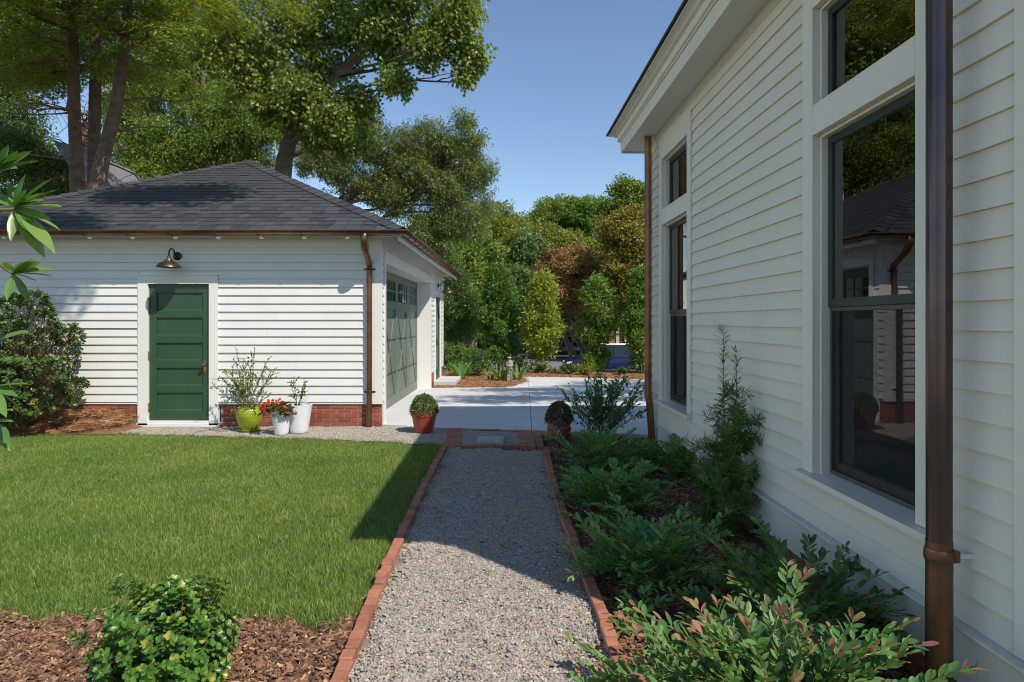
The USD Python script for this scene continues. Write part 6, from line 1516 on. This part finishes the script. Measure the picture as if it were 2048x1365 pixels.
# ================================================================== BUILDINGS BEYOND
t0_ = P(1190, 700, 62); gz_ = g(62)
bl = Thing("brick_building", "dark red brick building with a tan framed doorway behind the parked cars", "building", (t0_[0], 62, gz_))
X = lambda px: (px - CX) / F * 62
dl, dr_ = X(1238), X(1249)
bl.part("wall", join([box(X(1120), dl, 62, 62.3, gz_, gz_ + 6.4), box(dr_, X(1420), 62, 62.3, gz_, gz_ + 6.4), box(dl, dr_, 62, 62.3, gz_ + 3.35, gz_ + 6.4), box(X(1120), X(1420), 62.3, 72, gz_, gz_ + 6.39)]), M["far_brick"])
bl.part("doorway", join([box(dl - .30, dl, 61.9, 62.1, gz_, gz_ + 3.4), box(dr_, dr_ + .30, 61.9, 62.1, gz_, gz_ + 3.4), box(dl - .42, dr_ + .42, 61.85, 62.1, gz_ + 3.401, gz_ + 3.8)]), M["tan_trim"])
bl.part("door", box(dl, dr_, 62.15, 62.25, gz_, gz_ + 3.3), M["sash"])
for px in (1262, 1285, 1175, 1140):
    w = bl.part("window", join([box(X(px) - .5, X(px) + .5, 61.93, 62.05, gz_ + 1.0, gz_ + 1.12), box(X(px) - .5, X(px) - .38, 61.93, 62.05, gz_ + 1.12, gz_ + 3.0), box(X(px) + .38, X(px) + .5, 61.93, 62.05, gz_ + 1.12, gz_ + 3.0), box(X(px) - .5, X(px) + .5, 61.93, 62.05, gz_ + 3.0, gz_ + 3.12)]), M["tan_trim"])
    bl.part("pane", box(X(px) - .38, X(px) + .38, 61.97, 62.03, gz_ + 1.12, gz_ + 3.0), M["car_glass"], parent=w)
bl.part("cornice", box(X(1115), X(1425), 61.8, 72, gz_ + 6.4, gz_ + 6.7), M["tan_trim"])
hb = P(150, 500, 27)
bh = Thing("brick_house", "brick house with a tall chimney and grey roof behind the hemlock trunks", "house", (hb[0], 27, 0))
X = lambda px: (px - CX) / F * 27
Zp = lambda py: CAMH - (py - CY) / F * 27
bh.part("wall", prism([(X(20), -.2), (X(245), -.2), (X(245), Zp(400)), (X(150), Zp(305)), (X(120), Zp(300)), (X(20), Zp(395))], "y", 27, 33), M["far_brick"])
bh.part("roof", join([prism([(X(150), Zp(296)), (X(262), Zp(408)), (X(262), Zp(416)), (X(150), Zp(304))], "y", 26.6, 33.4), prism([(X(150), Zp(296)), (X(38), Zp(408)), (X(38), Zp(416)), (X(150), Zp(304))][::-1], "y", 26.6, 33.4),]), M["far_roof"])
bh.part("chimney", join([box(X(163), X(193), 26.3, 26.95, 0, Zp(262)), box(X(160), X(196), 26.25, 27.0, Zp(262) + .001, Zp(256))]), M["far_brick"])
bh.part("wing_roof", prism([(X(205), Zp(318)), (X(262), Zp(402)), (X(262), Zp(410)), (X(205), Zp(326))], "y", 24.2, 26.2), M["far_roof"])
# hedge at the left end of the parking area
b = P(905, 690, 44); b[2] = g(44)
t = Thing("hedge", "clipped green hedge beyond the parking area left of the young tree", "hedge", b)
crown(t, [((b[0] - 1.2, 44, b[2] + .7), (1.3, .7, .9), 90), ((b[0], 44, b[2] + .75), (1.1, .7, .9), 80), ((b[0] - 2.6, 44, b[2] + .8), (1.2, .7, .9), 70)], "broad", "mid_leaf", 95, gap=.1, scale=(.5, .8))
for k, (px, yy, w) in enumerate(((870, 66, 7), (1010, 69, 6), (1110, 68, 6), (1330, 64, 7))):
    b = P(px, 690, yy); b[2] = g(yy)
    t = Thing("background_shrub", ["dark bushes at the far edge of the parking area behind the garage", "dark bushes at the far edge of the parking area behind the pale grey car", "dark bushes at the far edge of the parking area left of the brick building", "dark bushes beside the brick building"][k], "bushes", b)
    crown(t, [((b[0], yy, b[2] + 1.2), (w * .5, 1.5, 1.6), 150)], "far", "dark_leaf", 96 + k, gap=.1, scale=(.5, .9))
